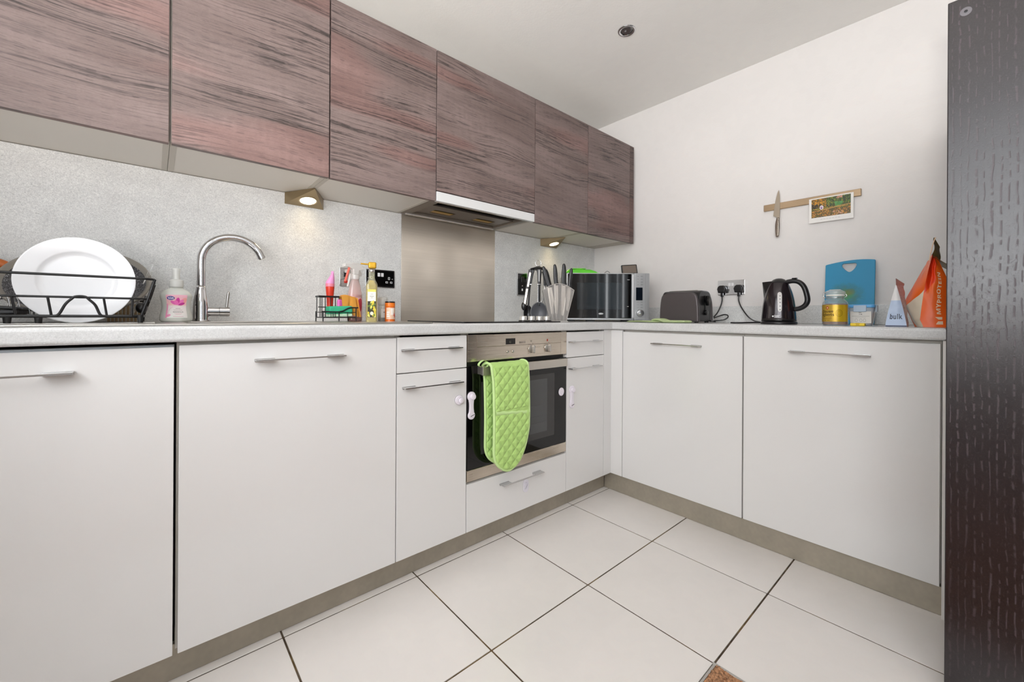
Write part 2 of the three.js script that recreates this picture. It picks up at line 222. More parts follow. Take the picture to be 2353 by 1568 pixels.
// recessed downlight, switched off
{
  const t = thing('ceiling_downlight', 'small round chrome recessed ceiling downlight, switched off', 'downlight', [-0.762, H, 0.78]);
  part(t, 'bezel', lathe([[0.029, -0.001], [0.031, -0.004], [0.038, -0.005], [0.042, -0.003], [0.043, 0], [0.029, 0]]), M.chrome);
  part(t, 'gimbal_ring', lathe([[0.0285, -0.002], [0.027, -0.003], [0.024, 0.001], [0.0245, 0.003], [0.0285, 0.002]].map((p) => [p[0], p[1] - 0.0]), 40), M.blackGloss);
  part(t, 'lamp_reflector', lathe([[0.0, -0.0006], [0.006, -0.0008], [0.012, -0.002], [0.018, -0.0012], [0.024, -0.002], [0.0243, -0.001]], 40), std(0x9a9a9c, 0.12, { metalness: 1 }));
}

// ================================================================ worktop, splashbacks, plinths
const BZ1 = 1.857;
{
  const sh = poly([[-3.12, 0.001], [-0.001, 0.001], [-0.001, BZ1], [-0.6105, BZ1], [-0.6105, 0.6], [-3.12, 0.6]], [[[-2.44, 0.17], [-2.44, 0.47], [-2.1, 0.47], [-2.1, 0.17]]]);
  const g = ext(sh, 0.04, 0.009, 4).rotateX(Math.PI / 2).translate(0, WT, 0);
  solo('worktop', 'pale speckled laminate worktop running round the corner in an L', 'worktop', uvBox(g), M.worktop);
  solo('upstand', 'low speckled upstand along the right wall behind the kettle and toaster', 'upstand', uvBox(rb2(-0.016, -0.0005, WT + 0.0005, 1.028, 0.013, BZ1, 0.002)), M.splash);
  solo('splashback_panel', 'tall speckled splashback panel behind the tap and dish rack', 'splashback', uvBox(rb2(-3.12, -1.5675, WT + 0.0005, 1.4765, 0.0005, 0.0115, 0.0015)), M.splash);
  solo('splashback_panel', 'speckled splashback panel behind the knives and microwave, right of the steel sheet', 'splashback', uvBox(rb2(-0.9635, -0.0005, WT + 0.0005, 1.4765, 0.0005, 0.0115, 0.0015), 0.3, 0.1), M.splash);
  solo('hob_splashback', 'brushed stainless steel splashback sheet on the wall below the cooker hood', 'splashback', uvBox(rb2(-1.5665, -0.9645, WT + 0.0005, 1.4765, 0.0005, 0.0105, 0.001)), M.splashSteel);
  solo('plinth', 'grey plinth under the cabinets with the oven and sink', 'plinth', uvBox(rb2(-3.12, -0.5765, 0.0005, HB - 0.004, 0.511, 0.5274, 0.0015)), M.plinth);
  solo('plinth', 'grey plinth under the cabinets along the right wall', 'plinth', uvBox(rb2(-0.5762, -0.56, 0.0005, HB - 0.004, 0.5285, 1.848, 0.0015)), M.plinth);
}

// ================================================================ base cabinets
// bow handle: two tabs and a thin front bar cut from one plate; local x along, z out from the door
const handleGeo = (() => {
  const L = 0.245, D = 0.03, s = poly([[-L / 2, 0], [-L / 2 + 0.05, 0], [-L / 2 + 0.05, D - 0.0055], [L / 2 - 0.05, D - 0.0055], [L / 2 - 0.05, 0], [L / 2, 0], [L / 2, D], [-L / 2, D]]);
  const plate = ext(s, 0.0045, 0.0006, 1).rotateX(Math.PI / 2).translate(0, 0.0022, 0);
  const foot = (x) => rb(0.05, 0.0085, 0.006, 0.0008, x, -0.001, 0.003, 1);
  return merge([plate, foot(-L / 2 + 0.025), foot(L / 2 - 0.025)]);
})();
function front(parent, name, x0, x1, y0, y1, zFront, hx, hy) {   // door or drawer front with its handle; x, y, z in the parent's frame
  const d = part(parent, name, rb(x1 - x0, y1 - y0, 0.0185, 0.0014, 0, 0, 0, 2), M.door, [(x0 + x1) / 2, (y0 + y1) / 2, zFront - 0.00925]);
  if (hx !== undefined) part(d, 'handle', handleGeo, M.handle, [hx - (x0 + x1) / 2, hy - (y0 + y1) / 2, 0.0093]);
  return d;
}
function carcass(parent, w, y0, y1, depth, extra = []) { const t = 0.018; return part(parent, 'carcass', merge([bx2(-w / 2, -w / 2 + t, y0, y1, 0.02, depth), bx2(w / 2 - t, w / 2, y0, y1, 0.02, depth), bx2(-w / 2 + t, w / 2 - t, y0, y0 + t, 0.02, depth), bx2(-w / 2 + t, w / 2 - t, y0 + t, y1, 0.02, 0.028), ...extra]), M.carcass); }
const GRP = 'white gloss base cabinets';
const X = [-3.0586, -2.4586, -1.8606, -1.5616, -0.9615, -0.6567];
const unitA = (i, name, label) => thing(name, label, 'cabinet', [(X[i] + X[i + 1]) / 2, 0, 0], 0, GRP);
{
  // dishwasher front at the far left: steel top edge shows above the door
  const t = unitA(0, 'dishwasher', 'white gloss integrated dishwasher front at the far left with grey steel edge above'); t.userData.category = 'dishwasher'; delete t.userData.group;
  const w = 0.6;
  part(t, 'housing', merge([bx2(-0.296, 0.296, 0.11, 0.885, 0.03, 0.545)]), M.steel);
  part(t, 'top_rail', rb2(-0.296, 0.2965, 0.872, 0.889, 0.545, 0.566, 0.003), std(0x8d9092, 0.3, { metalness: 1 }));
  front(t, 'door', -w / 2 + 0.0015, w / 2 - 0.005, HB, 0.8822, ZF, -0.001, 0.8335);
}
{
  const t = unitA(1, 'base_cabinet', 'wide white gloss sink cabinet under the tap with one full-height door'), w = X[2] - X[1];
  carcass(t, w - 0.001, HB + 0.003, 0.893, 0.56, [bx2(-w / 2 + 0.018, w / 2 - 0.018, 0.83, 0.893, 0.543, 0.56)]);
  front(t, 'door', -w / 2 + 0.005, w / 2 - 0.0015, HB, HT, ZF, -2.1665 - (X[1] + X[2]) / 2, 0.8375);
}
{
  const t = unitA(2, 'base_cabinet', 'narrow white gloss cabinet left of the oven with a drawer above a door'), w = X[3] - X[2], c = (X[2] + X[3]) / 2;
  carcass(t, w - 0.001, HB + 0.003, 0.893, 0.56, [bx2(-w / 2 + 0.018, w / 2 - 0.018, 0.752, 0.766, 0.1, 0.56)]);
  front(t, 'drawer', -w / 2 + 0.0015, w / 2 - 0.0015, 0.7605, HT + 0.002, ZF, -1.7225 - c, 0.8425);
  front(t, 'door', -w / 2 + 0.0015, w / 2 - 0.0015, HB, 0.757, ZF, -1.7175 - c, 0.7085);
}
{
  const t = unitA(3, 'oven_housing', 'white gloss oven housing cabinet with one drawer below the built-in oven'), w = X[4] - X[3], c = (X[3] + X[4]) / 2;
  carcass(t, w - 0.001, HB + 0.003, 0.893, 0.56, [bx2(-w / 2 + 0.018, w / 2 - 0.018, 0.278, 0.296, 0.03, 0.56)]);
  front(t, 'drawer', -w / 2 + 0.0015, w / 2 - 0.0015, HB, 0.288, ZF, -1.2675 - c, 0.2465);
}
{
  const t = unitA(4, 'base_cabinet', 'narrow white gloss cabinet right of the oven with a drawer above a door'), w = X[5] - X[4], c = (X[4] + X[5]) / 2;
  carcass(t, w - 0.001, HB + 0.003, 0.893, 0.56, [bx2(-w / 2 + 0.018, w / 2 - 0.018, 0.752, 0.766, 0.1, 0.56)]);
  front(t, 'drawer', -w / 2 + 0.0015, w / 2 - 0.0015, 0.7605, HT + 0.001, ZF, -0.829 - c, 0.838);
  front(t, 'door', -w / 2 + 0.0015, w / 2 - 0.0015, HB, 0.757, ZF, -0.829 - c, 0.705);
}
const ZB = [0.6529, 1.2548, 1.8463];
const unitB = (i, label) => thing('base_cabinet', label, 'cabinet', [0, 0, (ZB[i] + ZB[i + 1]) / 2], -Math.PI / 2, GRP);
{
  const t = unitB(0, 'white gloss cabinet under the toaster, one full-height door'), w = ZB[1] - ZB[0];
  carcass(t, w - 0.001, HB + 0.003, 0.893, 0.569, [bx2(-w / 2 + 0.018, w / 2 - 0.018, 0.83, 0.893, 0.552, 0.569)]);
  front(t, 'door', -w / 2 + 0.0015, w / 2 - 0.0025, HB, HT - 0.002, XF, 0.9565 - (ZB[0] + ZB[1]) / 2, 0.8315);
}
{
  const t = unitB(1, 'white gloss cabinet at the right end under the blue chopping board, one full-height door'), w = ZB[2] - ZB[1];
  carcass(t, w - 0.001, HB + 0.003, 0.893, 0.569, [bx2(-w / 2 + 0.018, w / 2 - 0.018, 0.83, 0.893, 0.552, 0.569)]);
  front(t, 'door', -w / 2 + 0.0025, w / 2 - 0.003, HB, HT - 0.002, XF, 1.5505 - (ZB[1] + ZB[2]) / 2, 0.8325);
}
solo('corner_filler', 'narrow white filler panel in the corner facing the sink run', 'filler panel', rb2(X[5] + 0.0015, -XF - 0.0002, HB, 0.893, ZF - 0.0185, ZF, 0.001), M.door);
solo('corner_filler', 'narrow white filler panel in the corner beside the toaster cabinet', 'filler panel', rb2(-XF, -XF + 0.0185, HB, 0.893, ZF - 0.018, ZB[0] - 0.0015, 0.001), M.door);
solo('end_panel', 'slim white end panel closing the right cabinet run beside the dark bookcase', 'end panel', rb2(-0.6, -0.001, 0.0005, 0.8945, 1.8485, 1.8565, 0.001), M.doorEdge);

// ================================================================ wall cabinets
const U0 = 1.4655, U1 = 2.1248, UZ = 0.365, US = 1.4775;
const UX = [-3.069, -2.4689, -2.0226, -1.5785, -0.9785, -0.5302, -0.0775, -0.0314];
const UG = 'brown woodgrain wall cabinets';
function wallUnit(i, x0, x1, label, doorBottom = U0, gap = [0.0018, 0.0018]) {
  const c = (x0 + x1) / 2, w = x1 - x0, t = thing('wall_cabinet', label, 'cabinet', [c, 0, 0], 0, UG), b = Math.max(US, doorBottom + 0.012), side = 0.016;
  part(t, 'carcass', merge([bx2(-w / 2 + 0.0005, -w / 2 + side, b, U1 - 0.002, 0.001, UZ - 0.0215), bx2(w / 2 - side, w / 2 - 0.0005, b, U1 - 0.002, 0.001, UZ - 0.0215), bx2(-w / 2 + side, w / 2 - side, U1 - 0.02, U1 - 0.002, 0.001, UZ - 0.0215), bx2(-w / 2 + side, w / 2 - side, b + 0.02, U1 - 0.02, 0.001, 0.01)]), M.soffitEdge);
  part(t, 'bottom_panel', bx2(-w / 2 + side, w / 2 - side, b + 0.0012, b + 0.018, 0.001, UZ - 0.0215), M.soffit);
  part(t, 'door', uvBox(rb(w - gap[0] - gap[1], U1 - doorBottom, 0.0195, 0.0012, 0, 0, 0, 1), 0.37 * i + 0.2, 0.05 + 0.31 * i), M.wood, [(gap[0] - gap[1]) / 2, (doorBottom + U1) / 2, UZ - 0.00975]);
  return t;
}
wallUnit(0, UX[0], UX[1], 'brown woodgrain wall cabinet at the far left above the dish rack', U0, [0.0018, 0.0035]);
wallUnit(1, UX[1], UX[2], 'brown woodgrain wall cabinet above the tap', U0, [0.003, 0.0025]);
wallUnit(2, UX[2], UX[3], 'brown woodgrain wall cabinet left of the cooker hood, above the spray bottles');
wallUnit(3, UX[3], UX[4], 'brown woodgrain wall cabinet door directly above the cooker hood', 1.5125);
wallUnit(4, UX[4], UX[5], 'brown woodgrain wall cabinet just right of the cooker hood');
{
  const t = wallUnit(5, UX[5], -0.0805, 'brown woodgrain wall cabinet last before the right wall');
  part(t, 'filler_strip', uvBox(rb(0.046, U1 - U0, 0.018, 0.001, 0, 0, 0, 1), 0.7, 0.2), std(0xb9aeaa, 0.5, { map: woodTex, bumpMap: woodBump, bumpScale: 0.0006 }), [-0.0555 - (UX[5] - 0.0805) / 2, (U0 + U1) / 2, UZ - 0.0105]);
  part(t, 'wall_infill', bx2(0.1 - 0.1 + 0.2255, 0.3045, US - 0.001, US + 0.017, 0.001, UZ - 0.024), M.soffitEdge);
}
// cooker hood under the fourth cabinet
{
  const x0 = UX[3] + 0.002, x1 = UX[4] - 0.002, c = (x0 + x1) / 2, w = x1 - x0, t = thing('cooker_hood', 'slim built-in cooker hood with a white front strip and steel grease filters', 'cooker hood', [c, 0, 0]);
  part(t, 'front_strip', rb2(-w / 2, w / 2, 1.4665, 1.5085, 0.345, 0.3655, 0.0015), std(0xdfe0e0, 0.3, { metalness: 0.2 }));
  const dk = std(0x5f5850, 0.35, { metalness: 0.9 }), B = 1.4775;
  part(t, 'body', merge([bx2(-w / 2, -w / 2 + 0.045, B, 1.52, 0.014, 0.344), bx2(w / 2 - 0.03, w / 2, B, 1.52, 0.014, 0.344), bx2(-w / 2 + 0.045, w / 2 - 0.03, B, 1.52, 0.014, 0.05), bx2(-w / 2 + 0.045, w / 2 - 0.03, 1.512, 1.523, 0.05, 0.344)]), std(0x8a8176, 0.4, { metalness: 0.6 }));
  const xs = [-w / 2 + 0.047, w / 2 - 0.032], fw = xs[1] - xs[0];
  const panelShape = poly([[xs[0], 0.052], [xs[1], 0.052], [xs[1], 0.225], [xs[0], 0.225]], [0.25, 0.75].map((f) => { const a = xs[0] + fw * f - 0.06; return [[a, 0.098], [a, 0.158], [a + 0.12, 0.158], [a + 0.12, 0.098]]; }));
  const fl = part(t, 'grease_filter', ext(panelShape, 0.006).rotateX(Math.PI / 2).translate(0, 1.492, 0), std(0x857d76, 0.38, { metalness: 0.9 }));
  for (const f of [0.25, 0.75]) { const q = part(fl, 'grip', bx2(xs[0] + fw * f - 0.0595, xs[0] + fw * f + 0.0595, 1.488, 1.491, 0.0985, 0.13), std(0xc9a55c, 0.35, { metalness: 0.7 })); part(q, 'grip_recess', bx2(xs[0] + fw * f - 0.062, xs[0] + fw * f + 0.062, 1.4935, 1.4955, 0.095, 0.16), M.black); }  // gold on the grips is painted lamplight; a black sheet darkens the recess
  part(t, 'lamp_slot', merge([bx2(xs[0], xs[1], 1.498, 1.502, 0.228, 0.262)]), M.blackGloss);
  part(t, 'lamp_cover', rb2(xs[0] + 0.01, xs[1] - 0.04, 1.488, 1.498, 0.268, 0.305, 0.002), std(0xa79a80, 0.25, { metalness: 0.6 }));
  part(t, 'rear_strip', rb2(xs[0] - 0.03, xs[1] + 0.012, 1.4705, 1.4772, 0.03, 0.044, 0.001), std(0xdcd6d0, 0.2, { metalness: 0.5 }));
}
// triangular under-cabinet lamps
const puckMat = std(0xfff6e0, 0.4, { emissive: new THREE.Color(1, 0.80, 0.46), emissiveIntensity: 5.5 });
function puckLamp(x, label) {
  const t = thing('under_cabinet_lamp', label, 'lamp', [x, US - 0.0005, 0], 0, 'triangular lamps under the wall cabinets'), a = 0.077, h = 0.047, z0 = 0.0125, ap = [0, -0.004, 0.162];
  const P1t = [-a, 0, z0], P1b = [-a, -h, z0], P2t = [a, 0, z0], P2b = [a, -h, z0], At = [0, 0, 0.162];
  part(t, 'lamp_housing', tris([...quad(P1t, P2t, P2b, P1b), [P1t, At, P2t], [P1t, P1b, ap], [P1t, ap, At], [P2t, ap, P2b], [P2t, At, ap], [P1b, P2b, ap]].map((q) => [q[0], q[2], q[1]])), std(0x9c8a6c, 0.36, { metalness: 0.85 }));
  // lens lies in the sloping lower face
  const n = V3(...P2b).sub(V3(...P1b)).cross(V3(...ap).sub(V3(...P1b))).normalize(); if (n.y > 0) n.negate();
  const c = V3(0, -h * 0.665, z0 + (0.162 - z0) * 0.345), q = new THREE.Quaternion().setFromUnitVectors(V3(0, 1, 0), n);
  const ring = lathe([[0.031, 0.0002], [0.031, 0.002], [0.033, 0.003], [0.036, 0.002], [0.037, 0.0002]], 40).applyQuaternion(q).translate(c.x, c.y, c.z);
  part(t, 'bezel', ring, M.nickel);
  part(t, 'lens', lathe([[0, 0.0022], [0.02, 0.002], [0.031, 0.001], [0.031, 0.0003]], 40).applyQuaternion(q).translate(c.x, c.y, c.z), puckMat);
  const l = new THREE.SpotLight(new THREE.Color(1, 0.74, 0.40), PUCK, 0, 1.35, 0.6); l.name = 'puck_lamp'; l.castShadow = true; l.shadow.radius = 3; const p = c.clone().addScaledVector(n, 0.012).add(V3(x, US, 0)); l.position.copy(p); l.target.position.copy(p.clone().add(n)); scene.add(l, l.target);
}
puckLamp(-2.0165, 'brass-coloured triangular lamp, lit, under the cabinet right of the tap');
puckLamp(-0.5035, 'brass-coloured triangular lamp, lit, under the cabinet above the knives');

// ================================================================ oven
{
  const c = (X[3] + X[4]) / 2, w = 0.594, t = thing('built_in_oven', 'built-in stainless steel oven with black glass door, green mitt hanging on it', 'oven', [c, 0, 0]), h = w / 2;
  part(t, 'oven_body', bx2(-0.278, 0.278, 0.3, 0.885, 0.04, 0.556), M.black);
  const cp = part(t, 'control_panel', uvBox(merge([rb2(-h, -h + 0.046, 0.7795, 0.8885, 0.557, 0.58, 0.001), rb2(-h + 0.0465, h - 0.0415, 0.8375, 0.8885, 0.557, 0.58, 0.001), rb2(-h + 0.0465, h - 0.0415, 0.7795, 0.837, 0.557, 0.5802, 0.001), rb2(h - 0.041, h, 0.7795, 0.8885, 0.557, 0.58, 0.001)])), M.steel);
  part(cp, 'display', rb2(-1.359 - c, -1.304 - c, 0.842, 0.868, 0.5795, 0.5808, 0.0005), std(0x0d0b08, 0.08));
  part(cp, 'display_symbol', new THREE.TorusGeometry(0.0038, 0.0008, 6, 16).translate(-1.334 - c, 0.8525, 0.581), std(0x6a675c, 0.5));
  for (const x of [-1.349, -1.318]) part(cp, 'button', lathe([[0.0052, 0], [0.0052, 0.004], [0.004, 0.005], [0, 0.005]], 20).rotateX(Math.PI / 2).translate(x - c, 0.8105, 0.58), M.steelPlain);
  for (const x of [-1.205, -1.1]) {
    const k = part(cp, 'knob', merge([lathe([[0.019, 0], [0.019, 0.002], [0.0185, 0.003], [0, 0.003]], 32).rotateX(Math.PI / 2), rb(0.0105, 0.036, 0.019, 0.004, 0, 0, 0.0125, 3)]), M.steelPlain, [x - c, 0.8155, 0.58]);
    const marks = []; for (let a = 0; a < 9; a++) { if (a === 4) continue; const q = -0.6 + a * 0.9; marks.push(new THREE.CircleGeometry(0.0011, 8).translate(Math.sin(q) * 0.0265, Math.cos(q) * 0.0265, 0.0007)); }
    part(k, 'dial_marks', merge(marks), M.black).userData.kind = 'stuff';
  }
  // printed maker's mark and symbols, flat print on the steel
  const print = canvasTex(512, 128, (g, W, Hh) => { g.fillStyle = '#b9aea3'; g.fillRect(0, 0, W, Hh); g.strokeStyle = '#2a2623'; g.lineWidth = 5; g.beginPath(); g.arc(62, 64, 44, 0, 7); g.stroke(); g.fillStyle = '#221f1d'; g.font = 'bold 78px sans-serif'; g.textBaseline = 'middle'; g.fillText('N E F F', 34, 68); });
  const plate = (x0, x1, y0, y1, m) => sheet((s, v) => [mix(x0, x1, s), mix(y0, y1, v), 0.58045], 1, 1);
  part(cp, 'maker_mark', plate(-1.281 - c, -1.243 - c, 0.8435, 0.8535), std(0xffffff, 0.4, { map: print, metalness: 0.6 }));
  part(cp, 'printed_symbol', new THREE.RingGeometry(0.0032, 0.0039, 20).translate(-1.207 - c, 0.852, 0.58045), M.black);
  part(cp, 'printed_symbol', rb2(-1.1045 - c, -1.0965 - c, 0.8475, 0.8575, 0.5799, 0.5806, 0.0003), std(0xa63a30, 0.5));
  part(t, 'vent_gap', bx2(-h + 0.004, h - 0.004, 0.757, 0.779, 0.5565, 0.562), M.black);
  const dr = part(t, 'oven_door', merge([rb2(-h, h, 0.345, 0.7635, 0.556, 0.58, 0.0015)]), M.blackGlass);
  part(dr, 'window', rb2(-1.49 - c, -1.05 - c, 0.396, 0.694, 0.579, 0.5803, 0.0003), std(0x363534, 0.05));
  part(dr, 'inner_window', rb2(-1.44 - c, -1.1 - c, 0.425, 0.672, 0.5799, 0.5806, 0.0003), std(0x4c4d4d, 0.05));
  const rk = []; for (let y of [0.47, 0.5, 0.55]) rk.push(rod([-1.43 - c, y, 0.5804], [-1.11 - c, y + 0.001, 0.5804], 0.0006, 5));
  part(dr, 'shelf_rails', merge(rk), std(0x50504f, 0.4, { metalness: 0.6 }));
  part(t, 'bottom_trim', uvBox(rb2(-h, h, 0.2985, 0.344, 0.556, 0.5805, 0.0015)), M.steel);
  const hd = part(t, 'door_handle', rb2(-1.51 - c, -0.998 - c, 0.7255, 0.7625, 0.603, 0.618, 0.002), std(0xcac4bb, 0.34, { metalness: 0.9 }));
  for (const x of [-1.509, -1.019]) part(hd, 'handle_bracket', rb2(x - c, x + 0.02 - c, 0.728, 0.76, 0.579, 0.6035, 0.002), std(0xb8b2aa, 0.35, { metalness: 0.9 }));
}
// child safety locks stuck on the fronts
{
  const disc = lathe([[0, 0], [0.0185, 0], [0.0185, 0.006], [0.0165, 0.0085], [0, 0.009]], 32).rotateX(Math.PI / 2), knob = lathe([[0, 0.009], [0.011, 0.009], [0.0108, 0.013], [0.0095, 0.0155], [0, 0.0158]], 28).rotateX(Math.PI / 2);
  const lm = std(0xe9e2ea, 0.38), zf = ZF + 0.0006;
  let t = thing('lock_disc', 'round white child lock button stuck on the door left of the oven', 'child lock', [-1.6005, 0.635, zf]); part(t, 'disc', disc, lm); part(t, 'button', knob.clone().translate(0.004, -0.001, 0), lm);
  t = thing('lock_disc', 'flat round white child lock disc stuck on the black oven glass', 'child lock', [-1.0035, 0.597, zf]); part(t, 'disc', disc.clone().scale(1.02, 1.08, 0.55), lm); part(t, 'dimple', new THREE.SphereGeometry(0.001, 8, 6).translate(0.001, 0, 0.0048), M.black);
  const s = new THREE.Shape(), R = 0.019; s.moveTo(-0.0125, 0.02); s.absarc(0, 0.038, R, Math.PI * 1.28, Math.PI * -0.28, true); s.bezierCurveTo(0.009, 0.012, 0.009, -0.012, 0.0125, -0.026); s.absarc(0, -0.038, 0.0165, Math.PI * 0.25, Math.PI * -1.25, true); s.bezierCurveTo(-0.009, -0.012, -0.009, 0.012, -0.0125, 0.02);
  const strap = ext(s, 0.009, 0.003, 3, 20), cap = lathe([[0.012, 0], [0.012, 0.007], [0.0105, 0.0085], [0, 0.009]], 28).rotateX(Math.PI / 2), slot = wire([[-0.006, -0.0415, 0.009], [0.004, -0.038, 0.009], [0.0135, -0.0355, 0.0085]], 0.0013, 6);
  const lk = (label, p) => { const q = thing('lock_strap', label, 'child lock', p); part(q, 'strap', strap, lm); part(q, 'cap', cap.clone().translate(0.003, 0.037, 0.0088), lm); part(q, 'slot', slot, M.black); };
  lk('white child lock strap stuck on the left of the oven glass', [-1.5425, 0.604, zf]);
  lk('white child lock strap stuck on the narrow door right of the oven', [-0.927, 0.561, zf]);
  t = thing('lock_catch', 'small clear oval child lock catch below the drawer handle under the oven', 'child lock', [-1.2375, 0.2005, zf]);
  part(t, 'plate', ext(rrect(0.033, 0.058, 0.0162), 0.004, 0.0012, 2), std(0xe6e2ea, 0.2, { clearcoat: 0.5 })); part(t, 'latch', rb(0.014, 0.03, 0.003, 0.0012, 0, 0.002, 0.005), std(0xdad6e0, 0.3)); part(t, 'slot', wire([[-0.008, -0.012, 0.006], [0.002, 0.0, 0.0072], [0.008, 0.01, 0.006]], 0.0008, 6), std(0x9a97a2, 0.4));
}
// green double oven glove folded over the oven handle
{
  const t = thing('oven_mitt', 'quilted green double oven mitt folded over the oven door handle', 'oven mitt');
  const gm = std(0xb3d67c, 0.8, { sheen: 0.3, sheenColor: new THREE.Color(0.8, 0.9, 0.6), bumpMap: dataTex(256, 256, (u, v) => { const k = cl(128 + (((Math.floor(u * 128) + Math.floor(v * 128)) & 1) ? 30 : -30)); return [k, k, k]; }, false, [0.12, 0.12]), bumpScale: 0.0002 }), edge = std(0xc6e39a, 0.75);
  // outline of the hanging front: left and right x at height y
  const L = [[0.776, -1.49], [0.70, -1.479], [0.55, -1.4755], [0.43, -1.476], [0.401, -1.4745], [0.375, -1.465], [0.35, -1.444], [0.335, -1.418], [0.327, -1.393]], R = [[0.776, -1.291], [0.70, -1.286], [0.55, -1.284], [0.485, -1.286], [0.437, -1.297], [0.39, -1.314], [0.352, -1.341], [0.335, -1.365], [0.327, -1.39]];
  const at = (A, y) => { for (let i = 0; i + 1 < A.length; i++) if (y >= A[i + 1][0]) { const k = (y - A[i + 1][0]) / (A[i][0] - A[i + 1][0]); return mix(A[i + 1][1], A[i][1], k); } return A[A.length - 1][1]; };
  const dia = (x, y) => { const p = 0.047, a = (x + y * 1.02) / p, b = (x - y * 1.02) / p, d = (q) => Math.abs(q - Math.round(q)) * 2; return Math.pow(Math.min(d(a), d(b)), 0.45); };
  const y0 = 0.3275, y1 = 0.758, zf = 0.645;
  const side = (z0, sgn, dx, yb, wob) => sheet((s, v) => {
    const y = mix(yb, y1, v), yy = mix(y0, y1, v), l = at(L, yy) + dx, r = at(R, yy) + dx, x = mix(l, r, s), m = sstep(0, 0.06, s) * sstep(0, 0.06, 1 - s) * sstep(0, 0.03, v), seam = Math.abs(y - 0.572) < 0.01 ? 0.35 : 1;
    return [x, y, z0 + sgn * (0.003 + m * (0.0015 + 0.0075 * dia(x, y) * seam)) + wob * Math.sin(v * 3.1) - 0.0 * s];
  }, 90, 190);
  const flip = (g) => { const i = g.index.array; for (let k = 0; k < i.length; k += 3) { const q = i[k]; i[k] = i[k + 1]; i[k + 1] = q; } g.computeVertexNormals(); return g; };
  const pf = side(zf, 1, 0, y0, 0.004), pb = flip(side(zf, -1, 0, y0, 0.004));
  part(t, 'front_mitt', merge([pf, pb]), gm);
  // the part over the bar
  const over = (rad, sg) => { const g = sheet((s, v) => { const a = mix(0, Math.PI, v), l = at(L, y1), r = at(R, y1), x = mix(l, r, s) - v * 0.006; const q = dia(x, y1 + v * 0.09) * 0.004 * sstep(0, 0.06, s) * sstep(0, 0.06, 1 - s); const rr = rad + (sg > 0 ? q : 0); return [x, y1 + Math.sin(a) * (0.018 + rr * 0.35) - 0.003, 0.6185 + Math.cos(a) * (0.0265 + rr)]; }, 60, 24); return sg > 0 ? g : flip(g); };
  part(t, 'fold', merge([over(0.004, 1), over(-0.003, -1)]), gm);
  // rear mitt, hanging between the bar and the glass, seen at the left edge
  const rear = (z0, sgn, dx, yb) => side(z0, sgn, dx, yb, 0.002);
  part(t, 'rear_mitt', merge([rear(0.5925, 1, -0.003, 0.345), flip(rear(0.5925, -1, -0.003, 0.345))]).scale(1, 1, 1), gm);
  // bound edges
  const rim = (z, dx, yb, wob) => { const pts = []; const P = (A, y) => { const v = (y - y0) / (y1 - y0); return [at(A, y) + dx, mix(yb, y1, v), z + wob * Math.sin(v * 3.1)]; }; for (let i = 0; i <= 16; i++) pts.push(P(L, mix(y1, y0, i / 16))); for (let i = 1; i <= 16; i++) pts.push(P(R, mix(y0, y1, i / 16))); const g = new THREE.TubeGeometry(new THREE.CatmullRomCurve3(pts.map((p) => V3(...p)), false, 'centripetal'), 160, 0.0058, 8, false); return g; };
  part(t, 'bound_edge', rim(zf, 0, y0, 0.004), edge); part(t, 'bound_edge', rim(0.5925, -0.003, 0.345, 0.002), edge);
  const overEdge = (x) => tube(Array.from({ length: 9 }, (_, i) => { const a = mix(0, Math.PI, i / 8); return [x - i / 8 * 0.005, y1 + Math.sin(a) * 0.0185 - 0.002, 0.6185 + Math.cos(a) * 0.0275]; }), 0.0056, 20, 8);
  part(t, 'bound_edge', overEdge(at(L, y1)), edge); part(t, 'bound_edge', overEdge(at(R, y1)), edge);
  part(t, 'pocket_band', sheet((s, v) => [mix(-1.4725, -1.2875, s), mix(0.583, 0.566, v) - 0.02 * s, zf + 0.0072 + 0.0042 * Math.sin(v * Math.PI) + 0.002], 30, 8), edge);
  part(t, 'hanging_loop', merge([[-1.497, 0.792, 0.645], [-1.527, 0.778, 0.643]].length ? [sheet((s, v) => { const a = s * Math.PI * 2; return [-1.503 + Math.cos(a) * 0.021, 0.768 + Math.sin(a) * 0.0155 * (Math.sin(a) < 0 ? 0.7 : 1.25) * (1 - Math.abs(Math.cos(a)) * 0.25), 0.612 + (v - 0.5) * 0.013 + Math.cos(a) * 0.006]; }, 32, 2), flip(sheet((s, v) => { const a = s * Math.PI * 2; return [-1.503 + Math.cos(a) * 0.0195, 0.768 + Math.sin(a) * 0.014 * (Math.sin(a) < 0 ? 0.7 : 1.25) * (1 - Math.abs(Math.cos(a)) * 0.25), 0.612 + (v - 0.5) * 0.013 + Math.cos(a) * 0.006]; }, 32, 2))] : []), edge);
}
